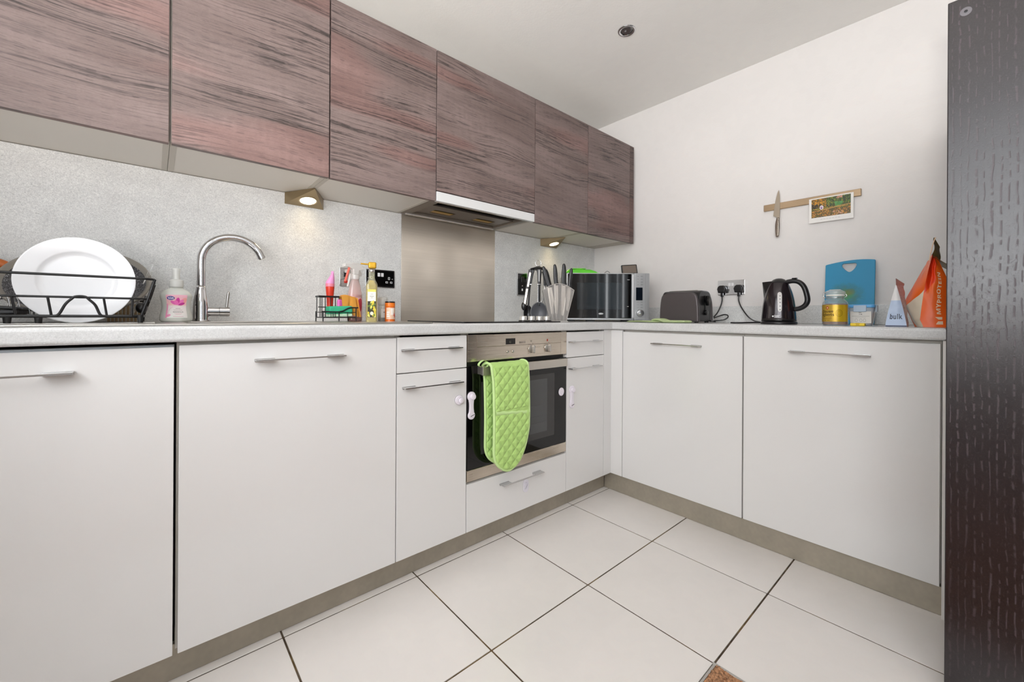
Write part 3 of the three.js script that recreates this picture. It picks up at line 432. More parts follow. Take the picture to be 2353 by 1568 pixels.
// ================================================================ hob, sink, tap
{
  const c = -1.27, t = thing('hob', 'black glass hob set in the worktop in front of the steel splashback', 'hob', [c, WT, 0.3]);
  part(t, 'glass', rb2(-0.29, 0.29, 0.0002, 0.006, -0.235, 0.255, 0.002), M.blackGlass);
  for (const [x, z, r] of [[-0.15, -0.11, 0.09], [0.12, -0.12, 0.075], [-0.15, 0.12, 0.075]]) part(t, 'cooking_zone', new THREE.RingGeometry(r - 0.002, r, 48).rotateX(-Math.PI / 2).translate(x, 0.0063, z), std(0x3a3a3c, 0.3));
  for (let i = 0; i < 4; i++) { const k = part(t, 'knob', lathe([[0.019, 0.0], [0.0195, 0.005], [0.017, 0.0065], [0.0172, 0.022], [0.016, 0.0245], [0, 0.025]], 28), std(0xd6d2cc, 0.3, { metalness: 0.4 }), [-1.182 + i * 0.0535 - c + (i === 3 ? -0.002 : 0), 0.006, 0.2]); part(k, 'knob_skirt', lathe([[0.023, 0], [0.0235, 0.003], [0.0195, 0.0052], [0.019, 0.004]], 28), M.blackSatin); }
}
{
  const t = thing('sink', 'stainless steel inset sink with drainer under the dish rack and tap', 'sink', [0, WT, 0]);
  const plate = poly([[-2.93, 0.075], [-1.705, 0.075], [-1.685, 0.095], [-1.685, 0.525], [-1.705, 0.545], [-2.93, 0.545]], [[[-2.43, 0.18], [-2.43, 0.46], [-2.11, 0.46], [-2.11, 0.18]]]);
  part(t, 'rim', ext(plate, 0.005, 0.0018, 2).rotateX(Math.PI / 2).translate(0, 0.0052, 0), M.steelPlain);
  const y = -0.15, a = -2.4302, b = -2.1098, p = 0.1798, q = 0.4602;
  part(t, 'bowl', merge([bx2(a - 0.002, a, y, 0.001, p, q), bx2(b, b + 0.002, y, 0.001, p, q), bx2(a, b, y, 0.001, p - 0.002, p), bx2(a, b, y, 0.001, q, q + 0.002), bx2(a, b, y - 0.002, y, p, q)]), M.steelPlain);
  part(t, 'drain', lathe([[0.02, 0.0005], [0.038, 0.003], [0.042, 0.0005]], 32).translate(-2.27, y, 0.32), M.chrome);
  part(t, 'drainer_ribs', merge([0, 1, 2, 3, 4, 5].map((i) => rb2(-2.88, -2.5, 0.0048, 0.0062, 0.17 + i * 0.055, 0.177 + i * 0.055, 0.0012))), M.steelPlain);
}
{
  const t = thing('kitchen_tap', 'chrome swan-neck mixer tap with a side lever on the sink', 'tap', [-2.3775, WT + 0.005, 0.125]);
  part(t, 'body', lathe([[0, 0], [0.0275, 0], [0.0275, 0.004], [0.0245, 0.006], [0.024, 0.055], [0.0225, 0.075], [0.0175, 0.1], [0.0148, 0.118], [0.0146, 0.126], [0, 0.126]], 40), M.chrome);
  const R = 0.092, pts = [[0, 0.124, 0], [0, 0.17, 0], [0, 0.215, 0]]; for (let i = 1; i <= 14; i++) { const a = Math.PI - i / 14 * Math.PI * 0.90; pts.push([R + Math.cos(a) * R, 0.215 + Math.sin(a) * R * 0.98, i * 0.0009]); }
  part(t, 'spout', tube(pts, 0.0132, 90, 20), M.chrome);
  const e = pts[pts.length - 1], d = V3(...e).sub(V3(...pts[pts.length - 2])).normalize(), tip = V3(...e).addScaledVector(d, 0.006);
  part(t, 'nozzle', merge([rod(e, tip.toArray(), 0.0138, 24)]), M.chrome);
  part(t, 'aerator', rod(V3(...e).addScaledVector(d, 0.0062).toArray(), V3(...e).addScaledVector(d, 0.0085).toArray(), 0.0095, 20), M.steelPlain);
  part(t, 'side_arm', merge([rod([0.0, 0.036, 0], [0.05, 0.036, 0.0], 0.0175, 28), rod([0.0507, 0.036, 0], [0.0515, 0.036, 0], 0.0165, 28)]), M.chrome);
  const cap = part(t, 'mixer_cap', merge([rod([0.052, 0.036, 0], [0.0805, 0.036, 0], 0.0182, 28), rod([0.0805, 0.036, 0], [0.082, 0.036, 0], 0.0165, 28)]), M.chrome);
  part(cap, 'lever', merge([rod([0.0735, 0.05, 0.002], [0.0785, 0.104, 0.004], 0.0045, 16), new THREE.SphereGeometry(0.0045, 14, 8).translate(0.0785, 0.104, 0.004)]), M.steelPlain);
}
// ================================================================ dish rack and what stands in it
{
  const t = thing('dish_rack', 'black wire dish rack on the drainer at the far left', 'dish rack'), r = 0.0026, zF = 0.41, zB = 0.13, x0 = -2.90, x1 = -2.502, yb = WT + 0.024;
  const rail = (y, dx, dz, rr) => { const k = 0.03, a = x0 - dx, b = x1 + dx, f = zF + dz, bk = zB - dz; return tube([[a + k, y, f], [a + 0.15, y, f], [b - 0.12, y, f], [b - k, y, f], [b - 0.008, y, f - 0.008], [b, y, f - k], [b, y, (f + bk) / 2], [b, y, bk + k], [b - 0.008, y, bk + 0.008], [b - k, y, bk], [b - 0.15, y, bk], [a + k, y, bk], [a + 0.008, y, bk + 0.008], [a, y, bk + k], [a, y, f - k], [a + 0.008, y, f - 0.008]], rr, 140, 8, true, 0.35); };
  part(t, 'top_rail', rail(1.062, 0.0, 0.008, 0.0032), M.blackWire);
  part(t, 'middle_rail', rail(1.007, -0.012, 0.004, 0.0028), M.blackWire);
  part(t, 'bottom_frame', rail(yb, -0.024, 0, 0.0036), M.blackWire);
  for (const x of [-2.87, -2.757, -2.7, -2.602, -2.546]) part(t, 'upright', wire([[x, 1.007, zF + 0.004], [x + (x > -2.6 ? -0.002 : 0.006), yb, zF]], 0.0026), M.blackWire);
  part(t, 'front_hump', tube([[-2.695, yb, zF + 0.001], [-2.682, yb + 0.004, zF + 0.003], [-2.67, yb + 0.03, zF + 0.005], [-2.66, 1.002, zF + 0.006], [-2.652, 1.009, zF + 0.006], [-2.636, 1.009, zF + 0.006], [-2.627, 1.0, zF + 0.006], [-2.617, yb + 0.028, zF + 0.005], [-2.608, yb + 0.004, zF + 0.003], [-2.597, yb, zF + 0.001]], 0.003, 70, 8), M.blackWire);
  for (const [zz, sx] of [[zF + 0.004, 1], [zB - 0.004, 1]]) part(t, 'corner_post', wire([[x1 + 0.001, 1.062, zz - 0.012], [x1 - 0.013, 1.007, zz - 0.012], [x1 - 0.027, yb, zz - 0.014]], 0.0036), M.blackWire);
  const grid = []; for (let i = 0; i < 13; i++) grid.push(rod([x0 + 0.03 + i * 0.027, yb, zB], [x0 + 0.03 + i * 0.027, yb, zF], 0.0018, 6)); for (let i = 1; i < 4; i++) grid.push(rod([x0 + 0.024, yb - 0.003, zB + i * 0.07], [x1 - 0.026, yb - 0.003, zB + i * 0.07], 0.0022, 6));
  part(t, 'base_wires', merge(grid), M.blackWire);
  for (let i = 0; i < 5; i++) part(t, 'plate_holder', tube([[-2.79 + i * 0.012, yb, 0.36 - i * 0.02], [-2.785 + i * 0.012, yb + 0.04, 0.36 - i * 0.02], [-2.778 + i * 0.012, yb + 0.05, 0.36 - i * 0.02], [-2.771 + i * 0.012, yb + 0.04, 0.36 - i * 0.02], [-2.766 + i * 0.012, yb, 0.36 - i * 0.02]], 0.0018, 20, 6), M.chrome);
  const foot = (x, z) => part(t, 'foot', new THREE.CylinderGeometry(0.0095, 0.0075, 0.021, 4, 1).rotateY(Math.PI / 4).translate(x, WT + 0.0168, z), M.black);
  foot(-2.765, zF - 0.004); foot(-2.716, zF - 0.006); foot(-2.531, zF - 0.006); foot(-2.531, zB + 0.01); foot(-2.86, zB + 0.01);
}
{
  // dinner plate standing on edge
  const t = solo('dinner_plate', 'large white dinner plate standing on edge in the dish rack', 'plate', (() => { const R = 0.1125; const g = lathe([[0, 0.0], [0.05, 0.0], [0.052, -0.003], [0.058, -0.003], [0.06, 0.001], [0.073, 0.006], [0.078, 0.0095], [R - 0.003, 0.0165], [R, 0.018], [R, 0.0195], [R - 0.003, 0.0198], [0.078, 0.0145], [0.0745, 0.0115], [0.07, 0.0075], [0.062, 0.005], [0, 0.0045]], 96); return smoothLathe(g); })(), M.porcelain, [-2.6535, 1.0525, 0.345]);
  t.rotation.set(Math.PI / 2 - 0.06, 0, 0.02);
}
{
  // speckled pan leaning back behind the plate
  const gm = std(0xffffff, 0.4, { map: dataTex(512, 512, (u, v) => { const a = vnoise(u * 190, v * 190, 91, 190, 190), b = vnoise(u * 120, v * 120, 92, 120, 120); let k = 58 + (a - 0.5) * 30; if (b > 0.66) k += 120 * (a + 0.25); if (b < 0.12) k -= 30; return [cl(k), cl(k), cl(k + 4)]; }, true, [0.16, 0.16]) });
  const t = thing('frying_pan', 'grey speckled frying pan with an orange handle tilted behind the plate', 'frying pan', [-2.664, 1.052, 0.205]); t.rotation.set(0.7, 0.0, 0.03);
  const disc = (pts) => uvBox(lathe(pts, 72));
  part(t, 'pan', disc([[0, -0.025], [0.11, -0.025], [0.128, -0.02], [0.15, 0.012], [0.155, 0.012], [0.155, 0.0155], [0.1485, 0.0155], [0.126, -0.016], [0.108, -0.0215], [0, -0.0215]]), gm);
  part(t, 'rim_band', lathe([[0.1432, 0.0085], [0.1502, 0.0185], [0.156, 0.0188], [0.1575, 0.014], [0.155, 0.009]], 72), std(0x8d8880, 0.4));
  const h = part(t, 'handle', merge([tube([[-0.142, 0.012, -0.062], [-0.165, 0.02, -0.073], [-0.2, 0.025, -0.088], [-0.25, 0.027, -0.104], [-0.33, 0.026, -0.13]], 0.0125, 40, 12).scale(1, 0.75, 1)]), std(0xb9601f, 0.45));
  const b = thing('paddle_board', 'ribbed pale wooden mat standing behind the dish rack', 'mat', [-2.575, WT + 0.0045, 0.098], 0.0);
  for (let i = 0; i < 9; i++) part(b, 'rib', rb(0.0072, 0.058, 0.006, 0.002, -0.036 + i * 0.009, 0.029, 0), std(0xcbb08a, 0.6));
  const l = thing('black_ladle', 'black plastic spoon lying in the right end of the dish rack', 'spoon', [-2.53, WT + 0.03, 0.3]);
  part(l, 'spoon_bowl', new THREE.SphereGeometry(0.016, 24, 16).scale(0.85, 1, 1.15).translate(0, 0.018, 0), M.blackSatin); part(l, 'spoon_handle', wire([[0.003, 0.028, -0.01], [0.008, 0.055, -0.09]], 0.003), M.blackSatin);
  const f = thing('fork', 'steel fork standing tines up in the right end of the dish rack', 'fork', [-2.546, WT + 0.045, 0.2]); f.rotation.z = -0.28;
  part(f, 'fork_handle', rb(0.006, 0.085, 0.002, 0.0009, 0, 0.043, 0), M.steelPlain);
  for (let i = 0; i < 4; i++) part(f, 'tine', rb(0.0018, 0.034, 0.0016, 0.0007, -0.0048 + i * 0.0032, 0.107, 0), M.steelPlain); part(f, 'fork_neck', rb(0.0125, 0.016, 0.0018, 0.0008, 0, 0.088, 0), M.steelPlain);
  const st = thing('drinking_straw', 'thin clear straw leaning out of the right end of the dish rack', 'straw', [-2.5535, WT + 0.022, 0.17]); st.rotation.z = -0.28;
  part(st, 'stem', lathe([[0, 0], [0.0019, 0], [0.0019, 0.176], [0, 0.176]], 14), std(0xffffff, 0.1, { transmission: 0.75, thickness: 0 }));
  const bl = thing('black_tray', 'black plastic tray lying in the left of the dish rack', 'tray', [-2.8, WT + 0.028, 0.33]);
  part(bl, 'tray_base', rb(0.1, 0.012, 0.12, 0.004, 0, 0.006, 0), M.blackSatin); part(bl, 'tray_rim', tube([[-0.05, 0.022, 0.06], [0.05, 0.014, 0.06], [0.05, 0.014, -0.06], [-0.05, 0.022, -0.06]], 0.004, 60, 8, true, 0.1), M.blackSatin);
}
function smoothLathe(g) { return g; }
// ================================================================ soap bottle
{
  const t = thing('soap_bottle', 'clear plastic soap bottle with a pink flower label, left of the tap', 'soap bottle', [-2.4485, WT + 0.0056, 0.225]), sz = 0.62;
  const prof = [[0, 0], [0.036, 0], [0.0405, 0.004], [0.0418, 0.012], [0.0405, 0.022], [0.0372, 0.038], [0.0362, 0.05], [0.0372, 0.062], [0.0402, 0.078], [0.0405, 0.084], [0.038, 0.091], [0.03, 0.1], [0.019, 0.1065], [0.0165, 0.1095], [0.0165, 0.112], [0, 0.112]];
  const curve = new THREE.SplineCurve(prof.slice(1, -1).map((p) => V2(p[0], p[1]))), pp = [[0, 0], ...curve.getPoints(60).map((p) => [p.x, p.y]), [0, 0.112]];
  part(t, 'bottle', lathe(pp, 56).scale(1, 1, sz), std(0xf0f1ea, 0.15, { transmission: 0.35, thickness: 0 }));
  part(t, 'liquid_soap', lathe([[0, 0.002], ...pp.filter((p) => p[1] > 0.003 && p[1] < 0.079).map((p) => [p[0] - 0.0018, p[1]]), [0, 0.079]], 48).scale(1, 1, sz), std(0xf3f2ec, 0.35));
  const lab = canvasTex(512, 768, (g, W, Hh) => {
    const gr = g.createLinearGradient(0, 0, 0, Hh); gr.addColorStop(0, '#f6b7c9'); gr.addColorStop(0.42, '#f7c6c4'); gr.addColorStop(0.5, '#f1e6e2'); gr.addColorStop(1, '#efece6'); g.fillStyle = gr; g.fillRect(0, 0, W, Hh);
    g.fillStyle = '#f29ac0'; g.fillRect(0, 300, 40, 468); g.fillStyle = '#f6a8a0'; g.beginPath(); g.ellipse(430, 200, 70, 110, 0.5, 0, 7); g.fill();
    const petal = (x, y, a, l, w, c) => { g.save(); g.translate(x, y); g.rotate(a); g.fillStyle = c; g.beginPath(); g.moveTo(0, 0); g.bezierCurveTo(w, -l * 0.3, w * 0.8, -l * 0.9, 0, -l); g.bezierCurveTo(-w * 0.8, -l * 0.9, -w, -l * 0.3, 0, 0); g.fill(); g.restore(); };
    petal(270, 330, -0.9, 200, 70, '#e65fae'); petal(270, 330, 0.75, 230, 80, '#f27fc0'); petal(270, 330, 0.1, 240, 70, '#d8409c'); petal(275, 345, -0.3, 170, 75, '#ee6cb6'); petal(290, 345, 1.15, 190, 60, '#c93a92');
    g.fillStyle = '#3b2c8f'; g.beginPath(); g.ellipse(120, 110, 92, 66, 0, 0, 7); g.fill(); g.textAlign = 'center'; g.fillStyle = '#ffffff'; for (const [x, y, w] of [[52, 82, 42], [100, 76, 36], [142, 84, 46], [62, 122, 34], [102, 122, 54], [162, 120, 26]]) g.fillRect(x, y, w, 20); g.fillStyle = '#b59a9e'; for (let i = 0; i < 4; i++) g.fillRect(236 + i * 30, 446, 20, 24); for (let i = 0; i < 9; i++) g.fillRect(186 + i * 24, 500, 14, 20); g.fillStyle = '#6a4f58'; g.font = 'bold 46px sans-serif'; g.fillText('MAGNOLIA', 295, 588); g.fillStyle = '#d99aae'; g.fillRect(200, 620, 190, 8); g.fillRect(230, 645, 130, 8); g.fillRect(180, 716, 230, 12);
    g.strokeStyle = '#e886a8'; g.lineWidth = 6; g.beginPath(); g.moveTo(60, 640); g.quadraticCurveTo(40, 480, 170, 400); g.stroke(); g.fillStyle = '#ee8fb6'; g.beginPath(); g.ellipse(70, 690, 60, 40, -0.6, 0, 7); g.fill();
  });
  part(t, 'label', sheet((s, v) => { const y = mix(0.013, 0.086, v), a = mix(-0.68, 0.68, s); let r = 0.037; for (let i = 0; i + 1 < pp.length; i++) if (pp[i][1] <= y && pp[i + 1][1] >= y) { r = mix(pp[i][0], pp[i + 1][0], (y - pp[i][1]) / Math.max(1e-9, pp[i + 1][1] - pp[i][1])); } r += 0.0006; return [Math.sin(a) * r * 1.03, y, Math.cos(a) * r * sz + 0.0004]; }, 20, 30), std(0xffffff, 0.3, { map: lab }));
  part(t, 'pump_collar', lathe([[0.017, 0.111], [0.0185, 0.112], [0.0185, 0.131], [0.016, 0.134], [0.0085, 0.1365], [0, 0.1365]], 32), M.frost);
  part(t, 'pump_head', lathe([[0.0095, 0.136], [0.0088, 0.15], [0.0095, 0.162], [0.0105, 0.164], [0.0105, 0.17], [0.009, 0.172], [0, 0.172]], 28), M.frost);
}

// ================================================================ caddy with brush, sponge and cloth; bottles beside it
{
  const t = thing('sink_caddy', 'small black wire sink caddy holding a red brush, sponge and cloth', 'caddy', [-1.963, WT + 0.005, 0.26]), y0 = 0.016;
  const w = 0.062, d = 0.045;
  const ring = (x0, x1, z0, z1, y, r) => tube([[x0, y, z0], [(x0 + x1) / 2, y, z0], [x1, y, z0], [x1, y, (z0 + z1) / 2], [x1, y, z1], [(x0 + x1) / 2, y, z1], [x0, y, z1], [x0, y, (z0 + z1) / 2]], r, 96, 6, true, 0.06);
  part(t, 'base_frame', ring(-w, w, -d, d, y0, 0.002), M.blackWire);
  part(t, 'tray_rail', wire([[-w - 0.006, 0.038, d], [-0.005, 0.037, d + 0.001], [0.01, 0.041, d + 0.001], [0.03, 0.052, d + 0.001], [0.04, 0.0545, d + 0.001], [w + 0.007, 0.0545, d + 0.001]], 0.0026), M.blackWire);
  part(t, 'middle_rail', ring(-w, w, -d, d, 0.036, 0.0013), M.blackWire);
  part(t, 'pocket_rail', rb2(-w - 0.001, 0.012, 0.094, 0.1005, -0.004, -0.001, 0.001), M.blackWire);
  part(t, 'pocket_rail', merge([rb2(-w - 0.001, 0.012, 0.094, 0.1005, -d - 0.002, -d + 0.001, 0.001), rb2(-w - 0.003, -w, 0.094, 0.1005, -d, -0.001, 0.001), rb2(0.01, 0.013, 0.094, 0.1005, -d, -0.001, 0.001)]), M.blackWire);
  part(t, 'pocket_rail', wire([[-w - 0.004, 0.056, -0.002], [0.012, 0.0555, -0.002]], 0.0018), M.blackWire);
  const ups = []; for (const x of [-w + 0.003, -w + 0.022, -0.02, -0.002, 0.011]) { ups.push(rod([x, y0, -0.003], [x, 0.097, -0.003], 0.0016, 6), rod([x, y0, -d], [x, 0.097, -d], 0.0016, 6)); }
  part(t, 'pocket_wires', merge(ups), M.blackWire);
  const fr = []; for (const x of [-w, -0.004, w - 0.001]) fr.push(rod([x, 0.001, d], [x, 0.0385, d], 0.0022, 6)); for (const x of [-0.034, -0.026, -0.018, 0.028]) fr.push(rod([x, y0, d], [x, 0.037, d], 0.0012, 6)); fr.push(rod([w - 0.001, 0.036, d], [w - 0.001, 0.054, d], 0.0022, 6), rod([-w, 0.001, -d], [-w, 0.04, -d], 0.0022, 6), rod([w, 0.001, -d], [w, 0.04, -d], 0.0022, 6));
  part(t, 'front_wires', merge(fr), M.blackWire);
  const bw = []; for (let i = 0; i < 8; i++) bw.push(rod([-w + 0.015 * i + 0.009, y0, -d], [-w + 0.015 * i + 0.009, y0, d], 0.0012, 6)); part(t, 'base_wires', merge(bw), M.blackWire);

  const b = thing('dish_brush', 'red bottle brush with a tall pink head standing in the caddy', 'brush', [-1.979, WT + 0.026, 0.235]);
  const red = std(0xe23c22, 0.3, { transmission: 0.15, thickness: 0 });
  part(b, 'handle', lathe([[0, 0], [0.012, 0.001], [0.0125, 0.02], [0.0115, 0.045], [0.0125, 0.07], [0.0152, 0.1], [0.0165, 0.115], [0.0155, 0.116], [0, 0.116]], 32), red);
  part(b, 'collar', lathe([[0.0158, 0.116], [0.0166, 0.117], [0.0166, 0.127], [0.0158, 0.1285], [0, 0.1285]], 32), std(0xf0899f, 0.35));
  part(b, 'head', sheet((s, v) => { const a = s * Math.PI * 2, top = 0.146 + 0.016 * (1 + Math.cos(a)) + 0.0, k = v, y = mix(0.128, top, Math.min(1, k * 1.15)), f = k > 0.87 ? (1 - k) / 0.13 : 1, rr = 0.0165 * (1 - 0.42 * Math.pow(Math.min(1, k / 0.87), 2.2)); return [0.004 * k * Math.min(1, k * 1.2) + Math.cos(a) * rr * f, y, Math.sin(a) * rr * f]; }, 32, 24), std(0xee9cd0, 0.4));
  const p = thing('pink_scrubber', 'small pink scrubber half hidden behind the green sponge', 'scrubber', [-1.948, WT + 0.056, 0.262], 0.2); part(p, 'pad', rb(0.024, 0.036, 0.014, 0.006, 0, 0.018, 0, 4), std(0xe86fc0, 0.5)); part(p, 'grip', rb(0.012, 0.014, 0.012, 0.004, -0.002, 0.004, 0.004, 3), std(0xd8483a, 0.4));
  const s = thing('sponge', 'green sponge scourer lying in the wire caddy', 'sponge', [-1.957, WT + 0.0235, 0.275], 0.0); s.rotation.z = 0.03;
  const foam = dataTex(128, 128, (u, v) => { const k = cl(255 * vnoise(u * 60, v * 60, 95, 60, 60)); return [k, k, k]; }, false, [0.05, 0.05]);
  part(s, 'foam', uvBox(rb(0.086, 0.011, 0.055, 0.004, 0, 0.006, 0, 4)), std(0xc9e6c8, 0.9, { bumpMap: foam, bumpScale: 0.001 })); part(s, 'scourer_pad', uvBox(rb(0.088, 0.03, 0.056, 0.006, 0, 0.0265, 0, 4)), std(0x3fb98c, 0.9, { bumpMap: foam, bumpScale: 0.0014 }));
  const c = thing('cleaning_cloth', 'orange cleaning cloth draped over the back of the caddy', 'cloth', [-1.915, WT + 0.01, 0.262]);
  const drape = (o) => sheet((q, v) => { const x = mix(-0.032, 0.032, q), fold = Math.exp(-Math.pow((q - 0.52 + v * 0.12) / 0.1, 2)) * 0.014 * v + Math.exp(-Math.pow((q - 0.93) / 0.06, 2)) * 0.01; const y = 0.103 - v * 0.085 + 0.005 * Math.sin(q * 5); const zz = v < 0.12 ? -0.02 + 0.03 * (v / 0.12) : 0.01 + 0.024 * (v - 0.12); return [x * (1 + 0.08 * v) + 0.003 * v, y - (v < 0.12 ? 0.006 * Math.pow(1 - v / 0.12, 2) : 0), zz - fold + o]; }, 48, 40);
  const cf = drape(0.0025), cb = drape(-0.0015); { const i = cb.index.array; for (let k = 0; k < i.length; k += 3) { const q = i[k]; i[k] = i[k + 1]; i[k + 1] = q; } cb.computeVertexNormals(); }
  part(c, 'front_fall', merge([cf, cb]), std(0xf2a945, 0.9, { bumpMap: foam, bumpScale: 0.0006 }));
  part(c, 'back_fall', rb(0.064, 0.075, 0.004, 0.0018, 0, 0.058, -0.021, 3), std(0xf2a945, 0.9));
}
const clearTrig = std(0xf4f2f0, 0.15, { transmission: 0.55, thickness: 0 });
function sprayBottle(name, label, pos, turn, liquid, trig, labCol, bandCol, h = 0.15, wd = 0.034) {
  const t = thing(name, label, 'spray bottle', pos, turn);
  const pr = [[0, 0], [wd - 0.003, 0], [wd, 0.004], [wd, h * 0.45], [wd * 0.97, h * 0.62], [wd * 0.72, h * 0.84], [0.0145, h * 0.97], [0.0135, h], [0, h]];
  part(t, 'bottle', lathe(pr, 40).scale(1, 1, 0.72), std(0xf7e6e4, 0.08, { transmission: 0.7, thickness: 0 }));
  part(t, 'liquid', lathe([[0, 0.002], [wd - 0.004, 0.002], [wd - 0.002, 0.006], [wd - 0.002, h * 0.45], [wd * 0.93, h * 0.62], [0, h * 0.62]], 40).scale(1, 1, 0.72), std(liquid, 0.25, { transmission: 0.25, thickness: 0 }));
  part(t, 'label', sheet((s, v) => { const a = mix(-0.95, 0.95, s), y = mix(h * 0.1, h * 0.55, v); return [Math.sin(a) * (wd + 0.0006), y, Math.cos(a) * (wd + 0.0006) * 0.72]; }, 16, 1), std(0xffffff, 0.4, { map: canvasTex(128, 128, (g) => { g.fillStyle = labCol; g.fillRect(0, 0, 128, 128); g.fillStyle = bandCol; g.beginPath(); g.ellipse(88, 50, 30, 46, 0.2, 0, 7); g.fill(); g.fillStyle = '#7a4a50'; for (let i = 0; i < 5; i++) g.fillRect(14, 30 + i * 18, 30 + (i * 17) % 24, 5); }) }));
  const tm = clearTrig;
  part(t, 'collar', lathe([[0.0155, h - 0.004], [0.017, h - 0.002], [0.017, h + 0.014], [0.0145, h + 0.018], [0, h + 0.018]], 28), tm);
  const sh = new THREE.Shape(); sh.moveTo(-0.052, 0.03); sh.lineTo(-0.05, 0.043); sh.lineTo(-0.01, 0.05); sh.bezierCurveTo(0.012, 0.052, 0.03, 0.046, 0.034, 0.03); sh.lineTo(0.03, 0.022); sh.lineTo(0.014, 0.018); sh.lineTo(0.012, 0.0); sh.lineTo(-0.012, 0.0); sh.lineTo(-0.014, 0.022); sh.lineTo(-0.03, 0.03);
  part(t, 'spray_head', ext(sh, 0.024, 0.004, 3).translate(0, h + 0.016, -0.012), tm);
  part(t, 'trigger', tube([[-0.026, h + 0.044, 0], [-0.031, h + 0.026, 0], [-0.037, h + 0.006, 0], [-0.043, h - 0.014, 0]], 0.0048, 24, 8), std(trig, 0.35));
  return t;
}
sprayBottle('spray_bottle', 'clear spray bottle with a coral trigger right behind the orange cloth', [-1.868, WT + 0.0053, 0.2], 0.15, 0xe6a0a0, 0xee6a58, '#f3c3c6', '#e0445a', 0.178, 0.031);
sprayBottle('spray_bottle', 'second clear spray bottle with a red label, partly hidden behind the lemon soap bottle', [-1.842, WT + 0.0003, 0.128], 0.5, 0xdcb070, 0xf2f0ee, '#f2b8bc', '#e0384c', 0.165, 0.033);
{
  const t = thing('lemon_soap_dispenser', 'tall glass bottle of yellow lemon hand soap with a gold pump', 'soap dispenser', [-1.8375, WT + 0.0003, 0.3], -0.35), a = 0.0225;
  const sq = (k, y) => [k, y];
  const body = (r, y0, y1, y2, top) => { const f = (s, v) => { const an = s * Math.PI * 2, yy = v < 0.08 ? y0 : v < 0.6 ? mix(y0, y1, (v - 0.08) / 0.52) : v < 0.85 ? mix(y1, y2, (v - 0.6) / 0.25) : mix(y2, top, (v - 0.85) / 0.15), k = v < 0.08 ? v / 0.08 : v < 0.6 ? 1 : v < 0.85 ? mix(1, 0.52, sstep(0, 1, (v - 0.6) / 0.25)) : 0.52; const m = Math.pow(Math.pow(Math.abs(Math.cos(an)), 5) + Math.pow(Math.abs(Math.sin(an)), 5), -1 / 5) * r * k; return [Math.cos(an) * m, yy, Math.sin(an) * m]; }; const g = sheet(f, 64, 50); const i = g.index.array; for (let q = 0; q < i.length; q += 3) { const z = i[q]; i[q] = i[q + 1]; i[q + 1] = z; } g.computeVertexNormals(); return g; };
  part(t, 'bottle', body(a, 0, 0.15, 0.183, 0.205), std(0xf3f1d8, 0.05, { transmission: 0.8, thickness: 0 }));
  part(t, 'liquid', body(a - 0.0022, 0.003, 0.146, 0.17, 0.171), std(0xd8c02c, 0.15, { transmission: 0.35, thickness: 0 }));
  const lab = canvasTex(160, 400, (g, W, Hh) => { g.fillStyle = '#e8de6a'; g.fillRect(0, 0, W, 40); g.fillStyle = '#f4f1e4'; g.fillRect(0, 36, W, 134); g.fillStyle = '#9a948a'; g.fillRect(54, 66, 54, 5); g.font = '22px serif'; g.fillRect(40, 96, 80, 8); g.fillRect(60, 118, 40, 6); g.fillStyle = '#2e2a18'; g.fillRect(0, 170, W, 230); const r = rng(4); for (let i = 0; i < 26; i++) { g.fillStyle = ['#e9d53a', '#d9c22a', '#f2e66a', '#5f7a2a'][Math.floor(r() * 4)]; g.beginPath(); g.ellipse(r() * W, 180 + r() * 210, 16 + r() * 18, 10 + r() * 12, r() * 3, 0, 7); g.fill(); } g.fillStyle = '#f2ead0'; g.beginPath(); g.ellipse(80, 345, 34, 26, 0, 0, 7); g.fill(); });
  part(t, 'label', rb(0.031, 0.112, 0.0008, 0.0003, 0, 0.078, a + 0.0006), std(0xffffff, 0.4, { map: lab }));
  part(t, 'pump_neck', lathe([[0.0085, 0.203], [0.012, 0.204], [0.012, 0.213], [0.0085, 0.217], [0, 0.217]], 24), M.chrome);
  part(t, 'pump_head', merge([rb(0.031, 0.026, 0.03, 0.006, 0.002, 0.232, 0, 3), rod([-0.01, 0.236, 0], [-0.042, 0.2375, 0], 0.0032, 10)]), std(0xd3a32c, 0.3, { metalness: 0.5 }));
}
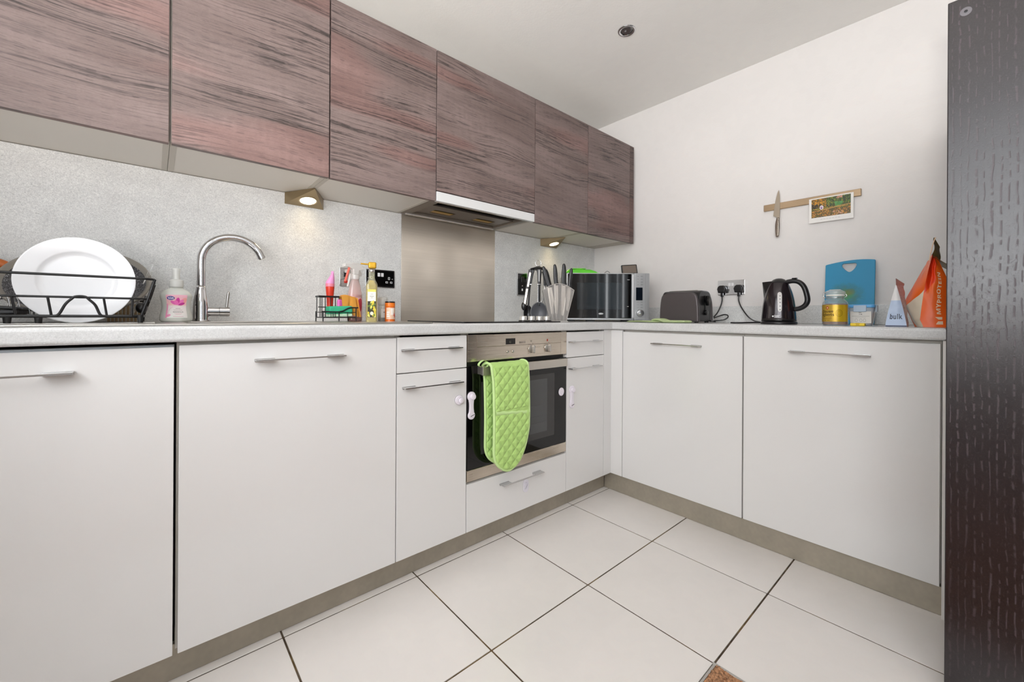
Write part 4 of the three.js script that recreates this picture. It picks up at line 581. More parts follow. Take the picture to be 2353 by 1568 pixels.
{
  let t = thing('salt_grinder', 'small clear glass spice grinder with a frosted cap beside the orange jar', 'grinder', [-1.7645, WT + 0.0003, 0.24]);
  part(t, 'glass_body', lathe([[0, 0], [0.0185, 0], [0.0195, 0.003], [0.0195, 0.066], [0.017, 0.073], [0, 0.073]], 32), std(0xf2f2ee, 0.05, { transmission: 0.7, thickness: 0 }));
  part(t, 'peppercorns', lathe([[0, 0.002], [0.017, 0.002], [0.017, 0.017], [0, 0.018]], 24), std(0x35291f, 0.8)); part(t, 'salt', lathe([[0, 0.0182], [0.0168, 0.018], [0.0168, 0.04], [0, 0.041]], 24), std(0xd9d5c8, 0.9));
  part(t, 'label', sheet((s, v) => { const a = mix(-0.9, 0.9, s) + 0.2; return [Math.sin(a) * 0.0199, mix(0.02, 0.058, v), Math.cos(a) * 0.0199]; }, 12, 1), std(0xffffff, 0.4, { map: canvasTex(128, 128, (g) => { g.fillStyle = '#efefec'; g.fillRect(0, 0, 128, 128); g.fillStyle = '#333'; g.fillRect(34, 44, 22, 10); g.fillStyle = '#b9b9b4'; g.fillRect(70, 20, 4, 90); g.fillRect(90, 30, 4, 70); }) }));
  part(t, 'grinder_cap', lathe([[0.0175, 0.073], [0.0195, 0.075], [0.0205, 0.1], [0.019, 0.107], [0, 0.108]], 32), M.frost);
  t = thing('seasoning_jar', 'small orange seasoning jar with a black cap, right of the spice grinder', 'jar', [-1.7515, WT + 0.0003, 0.285]);
  part(t, 'jar_body', lathe([[0, 0], [0.0195, 0], [0.0205, 0.003], [0.0205, 0.062], [0.019, 0.068], [0, 0.068]], 32), std(0xd9691f, 0.25));
  part(t, 'label', sheet((s, v) => { const a = mix(-1.2, 1.2, s); return [Math.sin(a) * 0.0209, mix(0.014, 0.062, v), Math.cos(a) * 0.0209]; }, 16, 1), std(0xffffff, 0.4, { map: canvasTex(160, 128, (g) => { g.fillStyle = '#e8c3a8'; g.fillRect(0, 0, 160, 128); g.fillStyle = '#d94f3a'; g.beginPath(); g.moveTo(80, 30); g.lineTo(160, 110); g.lineTo(150, 128); g.lineTo(70, 60); g.fill(); g.fillStyle = '#efe6dc'; g.fillRect(60, 10, 44, 70); g.fillStyle = '#ffffff'; g.fillRect(6, 46, 40, 10); g.fillRect(6, 68, 34, 10); g.fillRect(6, 90, 40, 10); }) }));
  part(t, 'shoulder', lathe([[0.0192, 0.066], [0.0208, 0.068], [0.0208, 0.081], [0.019, 0.083], [0, 0.083]], 32), std(0xee7a1e, 0.35)); part(t, 'cap', lathe([[0.0195, 0.083], [0.0205, 0.0835], [0.0205, 0.0875], [0.019, 0.0885], [0, 0.0885]], 32), M.blackSatin);
}
// ================================================================ sockets
function socketPlate(label, pos, turn, w, h, gangs, inner, extra) {
  const t = thing('wall_socket', label, 'socket', pos, turn);
  part(t, 'face_plate', ext(rrect(w, h, 0.005), 0.006, 0.0015, 2), M.chrome);
  if (inner) part(t, 'insert', ext(rrect(w - 0.012, h - 0.012, 0.003), 0.0012).translate(0, 0, 0.0056), inner);
  const zf = inner ? 0.0068 : 0.006;
  for (const gx of gangs) {
    part(t, 'switch', merge([ext(rrect(0.0125, 0.018, 0.002), 0.003, 0.0008, 1).translate(gx.sx, h * 0.21, zf)]), gx.dark ? M.blackSatin : M.white);
    if (!gx.noPins) for (const [px, py, pw, ph] of [[0, 0.008, 0.0055, 0.009], [-0.0115, -0.0115, 0.0075, 0.005], [0.0115, -0.0115, 0.0075, 0.005]]) { const q = part(t, 'pin_shutter', rb(pw + 0.004, ph + 0.004, 0.0012, 0.001, gx.x + px, py - h * 0.06, zf + 0.0004), M.white); part(q, 'pin_slot', rb(pw, ph, 0.0006, 0.0004, gx.x + px, py - h * 0.06, zf + 0.0011), M.black); }
  }
  for (const sx of w > 0.1 ? [-0.06, 0.06] : [0]) if (w > 0.1) part(t, 'screw', lathe([[0.0028, 0], [0.0028, 0.0007], [0, 0.0009]], 14).rotateX(Math.PI / 2).translate(sx, 0.0, zf), M.steelPlain);
  return t;
}
{
  socketPlate('black-faced chrome double socket on the splashback right of the gold pump', [-1.6785, 1.1425, 0.0118], 0, 0.146, 0.086, [{ x: -0.045, sx: -0.0085 }, { x: 0.043, sx: 0.0085 }], M.blackGloss);
  const a = socketPlate('chrome switch plate on the splashback behind the clear spray bottle', [-1.8275, 1.1395, 0.0118], 0, 0.086, 0.086, [{ x: 0, sx: 0.016, noPins: true }], null);
  part(a, 'reflected_dark_block', rb(0.018, 0.024, 0.004, 0.001, -0.016, 0.012, 0.008), M.blackSatin); part(a, 'plate_block', rb(0.022, 0.012, 0.005, 0.002, -0.012, -0.022, 0.008), std(0xc8281e, 0.3));  // black and red blocks stand for reflections in the chrome plate
  const k = socketPlate('tall black-faced cooker switch plate on the splashback left of the utensils', [-0.7465, 1.1665, 0.0118], 0, 0.086, 0.146, [], M.blackGloss);
  part(k, 'rocker', rb(0.024, 0.036, 0.007, 0.003, 0, 0.03, 0.009), M.blackSatin); part(k, 'plate_block', rb(0.008, 0.005, 0.003, 0.001, 0, -0.01, 0.0078), std(0xb8aaa0, 0.2)); part(k, 'white_mark', rb(0.012, 0.014, 0.0008, 0.0004, 0, -0.035, 0.0072), M.white);  // rocker, with small pale and white marks on the black face
  const s = socketPlate('steel double socket with both plugs on the right wall between toaster and kettle', [-0.0005, 1.136, 0.985], -Math.PI / 2, 0.146, 0.087, [{ x: -0.045, sx: -0.0085 }, { x: 0.045, sx: 0.0085 }], null);
  void s;
}
const plugGeo = (() => { const s = new THREE.Shape(); s.moveTo(-0.019, -0.02); s.lineTo(0.019, -0.02); s.lineTo(0.025, 0.002); s.lineTo(0.02, 0.016); s.lineTo(0.01, 0.023); s.lineTo(-0.01, 0.023); s.lineTo(-0.02, 0.016); s.lineTo(-0.025, 0.002); return merge([ext(s, 0.03, 0.006, 3), ext(rrect(0.0135, 0.026, 0.004), 0.013, 0.002, 2).translate(0, -0.03, 0.009)]); })();
function plug(label, z) { const t = thing('plug', label, 'plug', [-0.0075, 1.126, z], -Math.PI / 2); part(t, 'plug_body', plugGeo, M.blackSatin); part(t, 'plug_rim', ext(rrect(0.046, 0.04, 0.008), 0.003, 0.001, 1).translate(0, 0, 0.0002), M.black); return t; }
plug('left black plug in the double socket, feeding the toaster', 0.943); plug('right black plug in the double socket, feeding the kettle', 1.033);
solo('toaster_cable', 'black cable hanging from the left plug, looped and tied behind the toaster', 'cable', merge([
  tube([[-0.024, 1.083, 0.943], [-0.026, 1.06, 0.944], [-0.03, 1.03, 0.938], [-0.045, 0.99, 0.925], [-0.07, 0.962, 0.912], [-0.11, 0.946, 0.915], [-0.16, 0.9425, 0.945], [-0.2, 0.942, 0.965], [-0.24, 0.945, 0.9705]], 0.0034, 80, 8),
  tube([[-0.07, 0.96, 0.914], [-0.055, 0.972, 0.94], [-0.05, 0.98, 0.965], [-0.05, 0.976, 0.985], [-0.055, 0.962, 0.985], [-0.065, 0.95, 0.965], [-0.085, 0.945, 0.93], [-0.12, 0.9415, 0.93], [-0.18, 0.94, 0.9695]], 0.0034, 80, 8)]), M.blackSatin);
solo('cable_tie', 'small white tie around the toaster cable', 'cable tie', new THREE.TorusGeometry(0.0085, 0.0018, 8, 20).rotateY(0.5).translate(-0.075, 0.9575, 0.914), M.white);
solo('kettle_cable', 'black cable curving from the right plug down to the kettle base', 'cable', merge([
  tube([[-0.024, 1.083, 1.033], [-0.026, 1.06, 1.034], [-0.03, 1.03, 1.045], [-0.045, 0.995, 1.07], [-0.08, 0.965, 1.105], [-0.14, 0.948, 1.15], [-0.2, 0.942, 1.2], [-0.27, 0.941, 1.245]], 0.0034, 80, 8),
  tube([[-0.27, 0.942, 1.245], [-0.36, 0.9405, 1.2], [-0.42, 0.9395, 1.17], [-0.42, 0.9395, 1.14]], 0.0036, 50, 8)]), M.blackSatin);

// ================================================================ utensil carousel
const FACE = -0.7189;
const off = (p, x, z) => [p[0] + Math.cos(FACE) * x + Math.sin(FACE) * z, p[1], p[2] - Math.sin(FACE) * x + Math.cos(FACE) * z];
const UB = [-0.834, WT + 0.0003, 0.248];
{
  const t = thing('utensil_carousel', 'black utensil carousel with a wire ring handle on top, beside the knife block', 'utensil stand', UB, FACE);
  part(t, 'base', lathe([[0, 0], [0.062, 0], [0.064, 0.004], [0.06, 0.01], [0.012, 0.016], [0, 0.016]], 40), M.blackSatin);
  part(t, 'pole', cyl(0.0055, 0.0045, 0.29, 0, 0.014, 0, 16), M.chrome);
  part(t, 'hook_ring', merge([lathe([[0.005, 0.292], [0.026, 0.296], [0.046, 0.3], [0.046, 0.305], [0.024, 0.312], [0.008, 0.318], [0, 0.318]], 36)]), M.blackSatin);
  part(t, 'ring_handle', new THREE.TorusGeometry(0.0165, 0.0017, 8, 40).translate(0, 0.336, 0), M.chrome);
  const U = (name, label, x, z, lean, build) => { const q = off(UB, x, z), g = thing(name, label, 'utensil', [q[0], q[1], q[2]], FACE, 'utensils hanging on the carousel'); g.rotation.set(0, FACE, 0); const inner = build(g); void inner; void lean; return g; };
  const handle = (g, x0, x1, yT, yC, w) => { const s = new THREE.Shape(); s.moveTo(-w * 0.42, 0); s.bezierCurveTo(-w * 0.5, (yT - yC) * 0.4, -w * 0.5, (yT - yC) * 0.7, -w * 0.75, yT - yC - 0.01); s.quadraticCurveTo(-w * 0.6, yT - yC, 0, yT - yC); s.quadraticCurveTo(w * 0.6, yT - yC, w * 0.75, yT - yC - 0.01); s.bezierCurveTo(w * 0.5, (yT - yC) * 0.7, w * 0.5, (yT - yC) * 0.4, w * 0.42, 0); const o = part(g, 'handle', ext(s, 0.014, 0.004, 3), M.blackSatin, [x1, yC, -0.007]); o.rotation.z = Math.atan2(x1 - x0, yT - yC); part(g, 'collar', rb(w * 0.95, 0.006, 0.013, 0.002, x1, yC - 0.002, 0), M.chrome); return o; };
  const bowl = (r, h, d) => sheet((s, v) => { const a = s * Math.PI * 2, k = v, rr = k; return [Math.cos(a) * r * rr, Math.sin(a) * h * rr * (Math.sin(a) > 0 ? 1.15 : 1), (k * k - 1) * d]; }, 40, 10);
  const grey = std(0x55565b, 0.42);
  U('serving_spoon', 'dark grey serving spoon hanging at the front of the carousel', 0.002, 0.05, 0, (g) => { const hd = handle(g, 0, 0, 0.298, 0.212, 0.019); part(hd, 'handle_inlay', rb(0.008, 0.066, 0.002, 0.001, 0, 0.046, 0.0135), std(0x8c8a88, 0.4, { metalness: 0.8 })); part(g, 'neck', wire([[0, 0.212, 0], [0, 0.15, 0], [0, 0.088, 0.002]], 0.0062), M.blackSatin); part(g, 'spoon_bowl', bowl(0.046, 0.05, 0.016), grey, [0, 0.05, 0.008]); part(g, 'bowl_rim', tube(Array.from({ length: 24 }, (_, i) => { const a = i / 24 * Math.PI * 2; return [Math.cos(a) * 0.0465, 0.05 + Math.sin(a) * 0.0505 * (Math.sin(a) > 0 ? 1.15 : 1), 0.0075]; }), 0.0024, 80, 8, true), std(0x77787c, 0.3)); });
  U('solid_spoon', 'black spoon hanging at the left of the carousel behind the peeler', -0.05, 0.012, 0, (g) => { handle(g, 0.016, 0.004, 0.3, 0.214, 0.018); part(g, 'neck', wire([[0.004, 0.214, 0], [-0.002, 0.15, 0], [-0.006, 0.085, 0]], 0.005), M.blackSatin); part(g, 'spoon_bowl', bowl(0.025, 0.042, 0.012), M.blackSatin, [-0.008, 0.045, 0]); });
  U('tongs', 'steel and black tongs hanging slanted at the far left of the carousel', -0.056, 0.036, 0, (g) => { const o = part(g, 'tongs_arm', merge([rb(0.02, 0.22, 0.01, 0.004, 0, 0, 0, 3)]), M.blackSatin, [-0.008, 0.185, 0.006]); o.rotation.z = -0.16; part(o, 'steel_inlay', merge([rb(0.011, 0.082, 0.003, 0.001, 0.0015, 0.052, 0.0055), rb(0.012, 0.09, 0.003, 0.001, -0.0005, -0.045, 0.0055)]), M.steel); part(g, 'tongs_tip', new THREE.SphereGeometry(0.016, 20, 14).scale(0.9, 1.5, 0.6).translate(-0.027, 0.086, 0.006), M.blackSatin); });
  U('slotted_turner', 'black turner hanging at the back of the carousel', 0.012, -0.05, 0, (g) => { handle(g, 0, 0, 0.3, 0.215, 0.018); part(g, 'neck', wire([[0, 0.215, 0], [0, 0.1, 0]], 0.005), M.blackSatin); part(g, 'blade', ext(poly([[-0.025, -0.06], [0.025, -0.06], [0.03, 0.0], [0.012, 0.028], [-0.012, 0.028], [-0.03, 0.0]], [0, 1, 2].map((i) => [[-0.016 + i * 0.0125, -0.045], [-0.011 + i * 0.0125, -0.045], [-0.011 + i * 0.0125, -0.005], [-0.016 + i * 0.0125, -0.005]])), 0.003), M.blackSatin, [0, 0.085, -0.0015]); });
  U('whisk', 'black utensil with a steel collar hanging at the right of the carousel', 0.044, 0.018, 0, (g) => { handle(g, -0.012, -0.006, 0.292, 0.205, 0.016); part(g, 'neck', wire([[-0.006, 0.205, 0], [-0.014, 0.14, 0]], 0.005), M.steelPlain); const w = []; for (let i = 0; i < 5; i++) { const a = i / 5 * Math.PI; w.push(tube([[-0.014, 0.14, 0], [-0.014 + Math.cos(a) * 0.02, 0.09, Math.sin(a) * 0.02], [-0.014 + Math.cos(a) * 0.016, 0.055, Math.sin(a) * 0.016], [-0.014, 0.045, 0], [-0.014 - Math.cos(a) * 0.016, 0.055, -Math.sin(a) * 0.016], [-0.014 - Math.cos(a) * 0.02, 0.09, -Math.sin(a) * 0.02], [-0.014, 0.14, 0]], 0.0011, 50, 6)); } part(g, 'whisk_wires', merge(w), M.chrome); });
}
// ================================================================ knife block and knives
const KB = [-0.8665, WT + 0.0003, 0.4327];
{
  const t = thing('knife_block', 'clear acrylic fan-shaped knife block left of the microwave', 'knife block', KB, FACE);
  const fan = new THREE.Shape(); fan.moveTo(-0.044, 0.006); fan.lineTo(-0.084, 0.168); fan.quadraticCurveTo(0, 0.243, 0.084, 0.168); fan.lineTo(0.044, 0.006);
  const acr = std(0xf6f4f2, 0.06, { transmission: 0.88, thickness: 0, ior: 1.49 });
  part(t, 'front_plate', ext(fan, 0.004, 0.001, 1).translate(0, 0, 0.026), acr); part(t, 'back_plate', ext(fan, 0.004, 0.001, 1).translate(0, 0, -0.03), std(0x989593, 0.3, { transmission: 0.35, thickness: 0 }));
  part(t, 'foot_plate', rb(0.1, 0.006, 0.075, 0.002, 0, 0.003, 0), std(0xe3dfdb, 0.12, { transmission: 0.5, thickness: 0 }));
  const fr = std(0xe9e6e2, 0.25, { transmission: 0.5, thickness: 0 });
  for (let i = 0; i < 6; i++) { const k = -1 + i * 0.4, b = k * 0.043, a = k * 0.083, topY = 0.168 + 0.037 * (1 - k * k), L = Math.hypot(a - b, topY - 0.008), o = part(t, 'divider', rb(0.0028, L, 0.05, 0.0008, 0, L / 2, 0), fr, [b, 0.007, 0]); o.rotation.z = -Math.atan2(a - b, topY - 0.008); }
  part(t, 'top_bridge', tube([[-0.083, 0.169, 0.026], [-0.04, 0.195, 0.026], [0, 0.204, 0.026], [0.04, 0.195, 0.026], [0.083, 0.169, 0.026]], 0.0016, 40, 6), fr);
  const hs = (w, h) => { const s = new THREE.Shape(); s.moveTo(-w * 0.32, 0); s.bezierCurveTo(-w * 0.5, h * 0.3, -w * 0.42, h * 0.7, -w * 0.3, h * 0.93); s.quadraticCurveTo(0, h * 1.02, w * 0.25, h * 0.93); s.bezierCurveTo(w * 0.62, h * 0.7, w * 0.38, h * 0.3, w * 0.5, h * 0.1); s.quadraticCurveTo(w * 0.75, h * 0.02, w * 0.62, -h * 0.04); s.lineTo(0, -h * 0.05); return s; };
  const spec = [['knife', 'black-handled knife at the left end of the acrylic block, leaning left', -0.05, 0.19, 0.27, 0.027, 0.118, 0.15], ['knife', 'black-handled knife second from the left in the acrylic block', -0.012, 0.203, 0.06, 0.025, 0.112, 0.16], ['knife', 'tall black-handled knife third from the left in the acrylic block', 0.029, 0.203, -0.02, 0.027, 0.115, 0.17], ['knife', 'black-handled knife at the right end of the acrylic block', 0.06, 0.19, -0.12, 0.022, 0.105, 0.13], ];
  for (const [n, label, x, y, lean, w, h, bl] of spec) { const q = off(KB, x, 0.0), k = thing(n, label, 'knife', [q[0], q[1] + y - 0.002, q[2]], FACE, 'knives in the acrylic block'); k.rotation.set(0, FACE, lean, 'YXZ'); part(k, 'handle', ext(hs(w, h), 0.019, 0.0065, 3), M.blackSatin, [0, 0, -0.0095]); const b = part(k, 'blade', ext(poly([[-w * 0.36, 0.004], [w * 0.42, 0.004], [w * 0.42, -bl * 0.5], [w * 0.1, -bl], [-w * 0.36, -bl * 0.96]]), 0.002), M.steelPlain, [0, 0, -0.001]); b.rotation.z = -lean * 0.4 + x * -1.6 * -1 * 0.0; }
  const q = off(KB, -0.03, -0.012), k = thing('knife', 'black-handled knife standing at the back of the acrylic block', 'knife', [q[0], q[1] + 0.193, q[2]], FACE, 'knives in the acrylic block'); k.rotation.set(0, FACE, 0.24, 'YXZ'); part(k, 'handle', ext(hs(0.021, 0.1), 0.017, 0.006, 3), M.blackSatin, [-0.012, 0, -0.0085]); part(k, 'blade', ext(poly([[-0.016, 0.004], [-0.006, 0.004], [-0.008, -0.12], [-0.015, -0.12]]), 0.002), M.steelPlain, [0, 0, -0.001]);
}
// ================================================================ microwave and what lies on it
const MW = [-0.4575, WT, 0.462];
{
  const t = thing('microwave_oven', 'silver microwave oven with a black mirror door standing in the corner', 'microwave', MW, FACE), w = 0.247, y0 = 0.009, y1 = 0.291;
  part(t, 'body', rb2(-w, w, y0, y1, -0.355, -0.012, 0.003, 2), std(0xb5b5b6, 0.35, { metalness: 0.7 }));
  part(t, 'front_frame', rb2(-w, 0.155, y0, y1, -0.0125, 0.0, 0.003, 2), std(0xbfc0c1, 0.3, { metalness: 0.75 }));
  const dr = part(t, 'door', rb2(-w + 0.005, 0.139, y0 + 0.011, y1 - 0.005, -0.003, 0.0035, 0.0015, 2), M.blackGlass);
  part(dr, 'window', rb2(-0.186, 0.085, 0.072, 0.232, 0.003, 0.0038, 0.0003), std(0x1d2428, 0.04));
  part(dr, 'hinge_mark', merge([rb2(0.113, 0.128, 0.2495, 0.2515, 0.003, 0.004, 0.0003), rb2(0.113, 0.123, 0.09, 0.092, 0.003, 0.004, 0.0003)]), M.white);
  const logo = canvasTex(256, 96, (g) => { g.fillStyle = '#050506'; g.fillRect(0, 0, 256, 96); g.fillStyle = '#d9d9d9'; g.beginPath(); g.ellipse(128, 48, 122, 42, 0, 0, 7); g.fill(); g.fillStyle = '#2b2b2d'; g.font = 'bold 44px serif'; g.textAlign = 'center'; g.textBaseline = 'middle'; g.fillText("De'Longhi", 128, 50); });
  part(dr, 'maker_badge', sheet((s, v) => [-0.043 + (s - 0.5) * 0.031, 0.047 + (v - 0.5) * 0.0115, 0.0038], 1, 1), std(0xffffff, 0.2, { map: logo }));
  part(t, 'door_handle', rb2(0.1405, 0.1535, y0 + 0.012, y1 - 0.008, -0.002, 0.014, 0.004, 3), std(0xd2d2d3, 0.4, { metalness: 0.6 }));
  const cp = part(t, 'control_panel', rb2(0.156, w, y0, y1, -0.0125, 0.0025, 0.003, 2), std(0xbdbebf, 0.34, { metalness: 0.6 }));
  part(cp, 'panel_edge', rb2(0.2225, 0.2235, y0 + 0.004, y1 - 0.004, 0.0015, 0.0029, 0.0003), std(0x8b8c8d, 0.4, { metalness: 0.6 }));
  part(cp, 'display', rb2(0.166, 0.206, 0.128, 0.205, 0.0015, 0.0036, 0.001), std(0x0a1420, 0.05, { clearcoat: 1 }));
  const bt = ext(rrect(0.0145, 0.0075, 0.002), 0.0016, 0.0005, 1), ln = rb(0.012, 0.0012, 0.0006, 0.0003), bm = std(0xa9aaab, 0.35, { metalness: 0.6 });
  for (let i = 0; i < 4; i++) { part(cp, 'button', bt, bm, [0.2005, 0.222 + i * 0.0165, 0.0022]); part(cp, 'printed_legend', ln, std(0x6f7072, 0.5), [0.178, 0.222 + i * 0.0165, 0.0026]); }
  for (let i = 0; i < 3; i++) { part(cp, 'button', bt, bm, [0.2005, 0.085 + i * 0.0165, 0.0022]); part(cp, 'printed_legend', ln, std(0x6f7072, 0.5), [0.178, 0.085 + i * 0.0165, 0.0026]); }
  const k = part(cp, 'knob', lathe([[0.0225, 0], [0.0228, 0.003], [0.021, 0.004], [0.0205, 0.016], [0.018, 0.0185], [0, 0.019]], 40).rotateX(Math.PI / 2), std(0xcfcfd0, 0.18, { metalness: 0.9 }), [0.191, 0.052, 0.002]); part(k, 'knob_mark', rb(0.012, 0.0016, 0.001, 0.0004, -0.008, 0.003, 0.0192), M.black);
  for (const [x, z] of [[-w + 0.025, -0.03], [w - 0.06, -0.03], [-w + 0.06, -0.32], [w - 0.06, -0.32], [-0.1, -0.03]]) part(t, 'foot', rb(0.05, 0.009, 0.03, 0.002, x, 0.0047, z), M.black);
}
const mwTop = MW[1] + 0.2912;
{
  const t = thing('wipes_packet', 'bright green packet of wipes lying on the left of the microwave', 'packet', [-0.458, mwTop, 0.258], FACE);
  const pk = (sg) => sheet((s, v) => { const x = (s - 0.5) * 0.205, z = (v - 0.5) * 0.11, e = Math.pow(Math.max(0, 1 - Math.pow(Math.abs(s - 0.5) * 2, 6)) * Math.max(0, 1 - Math.pow(Math.abs(v - 0.5) * 2, 4)), 0.5); return [x, sg > 0 ? 0.01 + 0.031 * e * (0.94 + 0.06 * Math.sin(s * 19) * Math.sin(v * 11)) - 0.012 * (s > 0.5 ? (s - 0.5) * 2 : 0) : 0.0005 + 0.01 * (1 - e), z]; }, 60, 24);
  const up = pk(1), dn = pk(-1); { const i = up.index.array; for (let q = 0; q < i.length; q += 3) { const z = i[q]; i[q] = i[q + 1]; i[q + 1] = z; } up.computeVertexNormals(); }
  part(t, 'film', merge([up, dn]), std(0x5fd02c, 0.3, { clearcoat: 0.4, clearcoatRoughness: 0.2 }));
  part(t, 'flap', rb(0.085, 0.003, 0.05, 0.0012, -0.015, 0.0415, 0.0), std(0x9df06a, 0.3));
  part(t, 'packet_seal', rb(0.008, 0.012, 0.11, 0.002, 0.101, 0.008, 0), std(0xcdeec0, 0.4));
  const w = thing('wire_loop', 'thin bent black wire standing on top of the microwave', 'wire', [-0.293, mwTop, 0.336], FACE);
  part(w, 'bent_wire', tube([[-0.036, 0.0015, 0], [-0.02, 0.018, 0], [-0.004, 0.031, 0], [0.002, 0.033, 0], [0.01, 0.029, 0], [0.024, 0.014, 0], [0.034, 0.0015, 0]], 0.0015, 50, 8), M.black);
  const d = thing('digital_display', 'small black-framed digital display standing on the right of the microwave', 'display', [-0.181, mwTop + 0.0, 0.434], FACE); d.rotation.set(-0.2, FACE, 0.06, 'YXZ');
  part(d, 'frame', ext(rrect(0.102, 0.076, 0.006), 0.012, 0.0025, 2).translate(0, 0.04, -0.006), M.blackSatin);
  part(d, 'screen', rb(0.088, 0.05, 0.001, 0.0004, 0, 0.0465, 0.0063), std(0x75695f, 0.25));
  for (let i = 0; i < 6; i++) part(d, 'key', lathe([[0.0022, 0], [0.0022, 0.0008], [0, 0.001]], 14).rotateX(Math.PI / 2), M.white, [-0.036 + i * 0.0145, 0.0125, 0.006]);
  part(d, 'stand', rb(0.05, 0.05, 0.003, 0.001, 0, 0.028, -0.018), M.black);
}
// ================================================================ cloth, toaster, kettle
{
  const t = thing('tea_towel', 'folded pale green waffle cloth on the worktop in front of the toaster', 'cloth', [-0.5, WT + 0.0004, 0.81]);
  const wf = dataTex(256, 256, (u, v) => { const a = Math.abs(((u * 24) % 1) - 0.5) * 2, b = Math.abs(((v * 24) % 1) - 0.5) * 2, k = Math.max(a, b); return [cl(mix(150, 224, k)), cl(mix(186, 232, k)), cl(mix(104, 190, k))]; }, true, [0.12, 0.12]);
  const wb = dataTex(256, 256, (u, v) => { const a = Math.abs(((u * 24) % 1) - 0.5) * 2, b = Math.abs(((v * 24) % 1) - 0.5) * 2, k = 255 * Math.max(a, b); return [k, k, k]; }, false, [0.12, 0.12]);
  const cm = std(0xffffff, 0.95, { map: wf, bumpMap: wb, bumpScale: 0.0015 });
  const fold = (x0, x1, z0, z1, y, h, ph, bow) => { const f = (sg) => (s, v) => { const z = mix(z0, z1, s), x = mix(x0, x1, v), e = Math.pow(Math.max(0, 1 - Math.pow(Math.abs(v - 0.5) * 2, 6)) * Math.max(0, 1 - Math.pow(Math.abs(s - 0.5) * 2, 14)), 0.5); const c = y + h / 2 + bow(s, v); return [x + 0.006 * Math.sin(s * 7 + ph), c + sg * h / 2 * e, z + 0.004 * Math.sin(v * 9 + ph)]; }; const a = sheet(f(1), 60, 20), b = sheet(f(-1), 60, 20); const i = b.index.array; for (let q = 0; q < i.length; q += 3) { const z = i[q]; i[q] = i[q + 1]; i[q + 1] = z; } b.computeVertexNormals(); return uvBox(merge([a, b])); };
  part(t, 'lower_fold', fold(-0.06, 0.055, -0.158, 0.03, 0, 0.0085, 0.4, (s) => 0.0012 * Math.pow(Math.sin(s * 3.1), 2)), cm);
  part(t, 'upper_fold', fold(-0.05, 0.05, -0.02, 0.162, 0.0002, 0.013, 1.9, (s) => 0.004 * Math.exp(-Math.pow((s - 0.16) / 0.12, 2)) + 0.0055 * (s < 0.28 ? 1 : Math.max(0, 1 - (s - 0.28) * 8))), cm);
}
{
  // long sides along z; local x runs along z, local z towards the room
  const t = thing('toaster', 'dark metallic two-slice toaster between the microwave and the wall socket', 'toaster', [-0.285, WT, 0.8565], -Math.PI / 2), hw = 0.1065, hd = 0.085, h = 0.172;
  const met = std(0x625c5d, 0.36, { metalness: 0.75 });
  const prof = new THREE.Shape(); prof.moveTo(-hd + 0.004, 0.008); prof.lineTo(-hd + 0.004, 0.1); prof.bezierCurveTo(-hd + 0.004, 0.155, -hd + 0.03, h, -0.03, h); prof.lineTo(0.03, h); prof.bezierCurveTo(hd - 0.03, h, hd - 0.004, 0.155, hd - 0.004, 0.1); prof.lineTo(hd - 0.004, 0.008);
  part(t, 'end_housing', ext(prof, 2 * hw - 0.006, 0.006, 3, 24).rotateY(Math.PI / 2).translate(-hw + 0.003, 0, 0), M.blackSatin);
  const face = new THREE.Shape(); face.moveTo(-hw - 0.002, 0.006); face.lineTo(hw + 0.002, 0.006); face.bezierCurveTo(hw + 0.002, 0.08, hw - 0.002, 0.12, hw - 0.008, 0.138); face.quadraticCurveTo(hw - 0.014, 0.157, hw - 0.04, 0.16); face.quadraticCurveTo(0, 0.167, -hw + 0.04, 0.16); face.quadraticCurveTo(-hw + 0.014, 0.157, -hw + 0.008, 0.138); face.bezierCurveTo(-hw + 0.002, 0.12, -hw - 0.002, 0.08, -hw - 0.002, 0.006);
  const fg = ext(face, 0.022, 0.007, 4, 24);
  part(t, 'front_panel', fg.clone().translate(0, 0, hd - 0.016), met); part(t, 'back_panel', fg.clone().translate(0, 0, -hd - 0.006), met);
  part(t, 'top_plate', rb(0.16, 0.004, 0.07, 0.0018, 0, h + 0.0012, 0, 2), M.steelPlain);
  for (const z of [-0.018, 0.018]) part(t, 'slot', rb(0.135, 0.003, 0.022, 0.001, 0, h + 0.0022, z), M.black);
  const e = part(t, 'lever_track', rb(0.002, 0.1, 0.01, 0.0009, hw - 0.0005, 0.095, 0), M.black); part(e, 'lever', ext(poly([[-0.019, 0], [0, 0.026], [0.019, 0], [0, -0.026]]), 0.022, 0.006, 3).rotateY(Math.PI / 2).translate(hw - 0.002, 0.118, 0), M.blackGloss);
  part(t, 'browning_dial', lathe([[0.014, 0], [0.014, 0.008], [0.012, 0.01], [0, 0.01]], 28).rotateZ(-Math.PI / 2).translate(hw - 0.001, 0.055, 0.0), M.blackGloss);
  for (const [x, z] of [[-0.085, 0.06], [0.085, 0.06], [-0.085, -0.06], [0.085, -0.06]]) part(t, 'foot', cyl(0.01, 0.011, 0.009, x, 0.0003, z, 16), M.black);
}
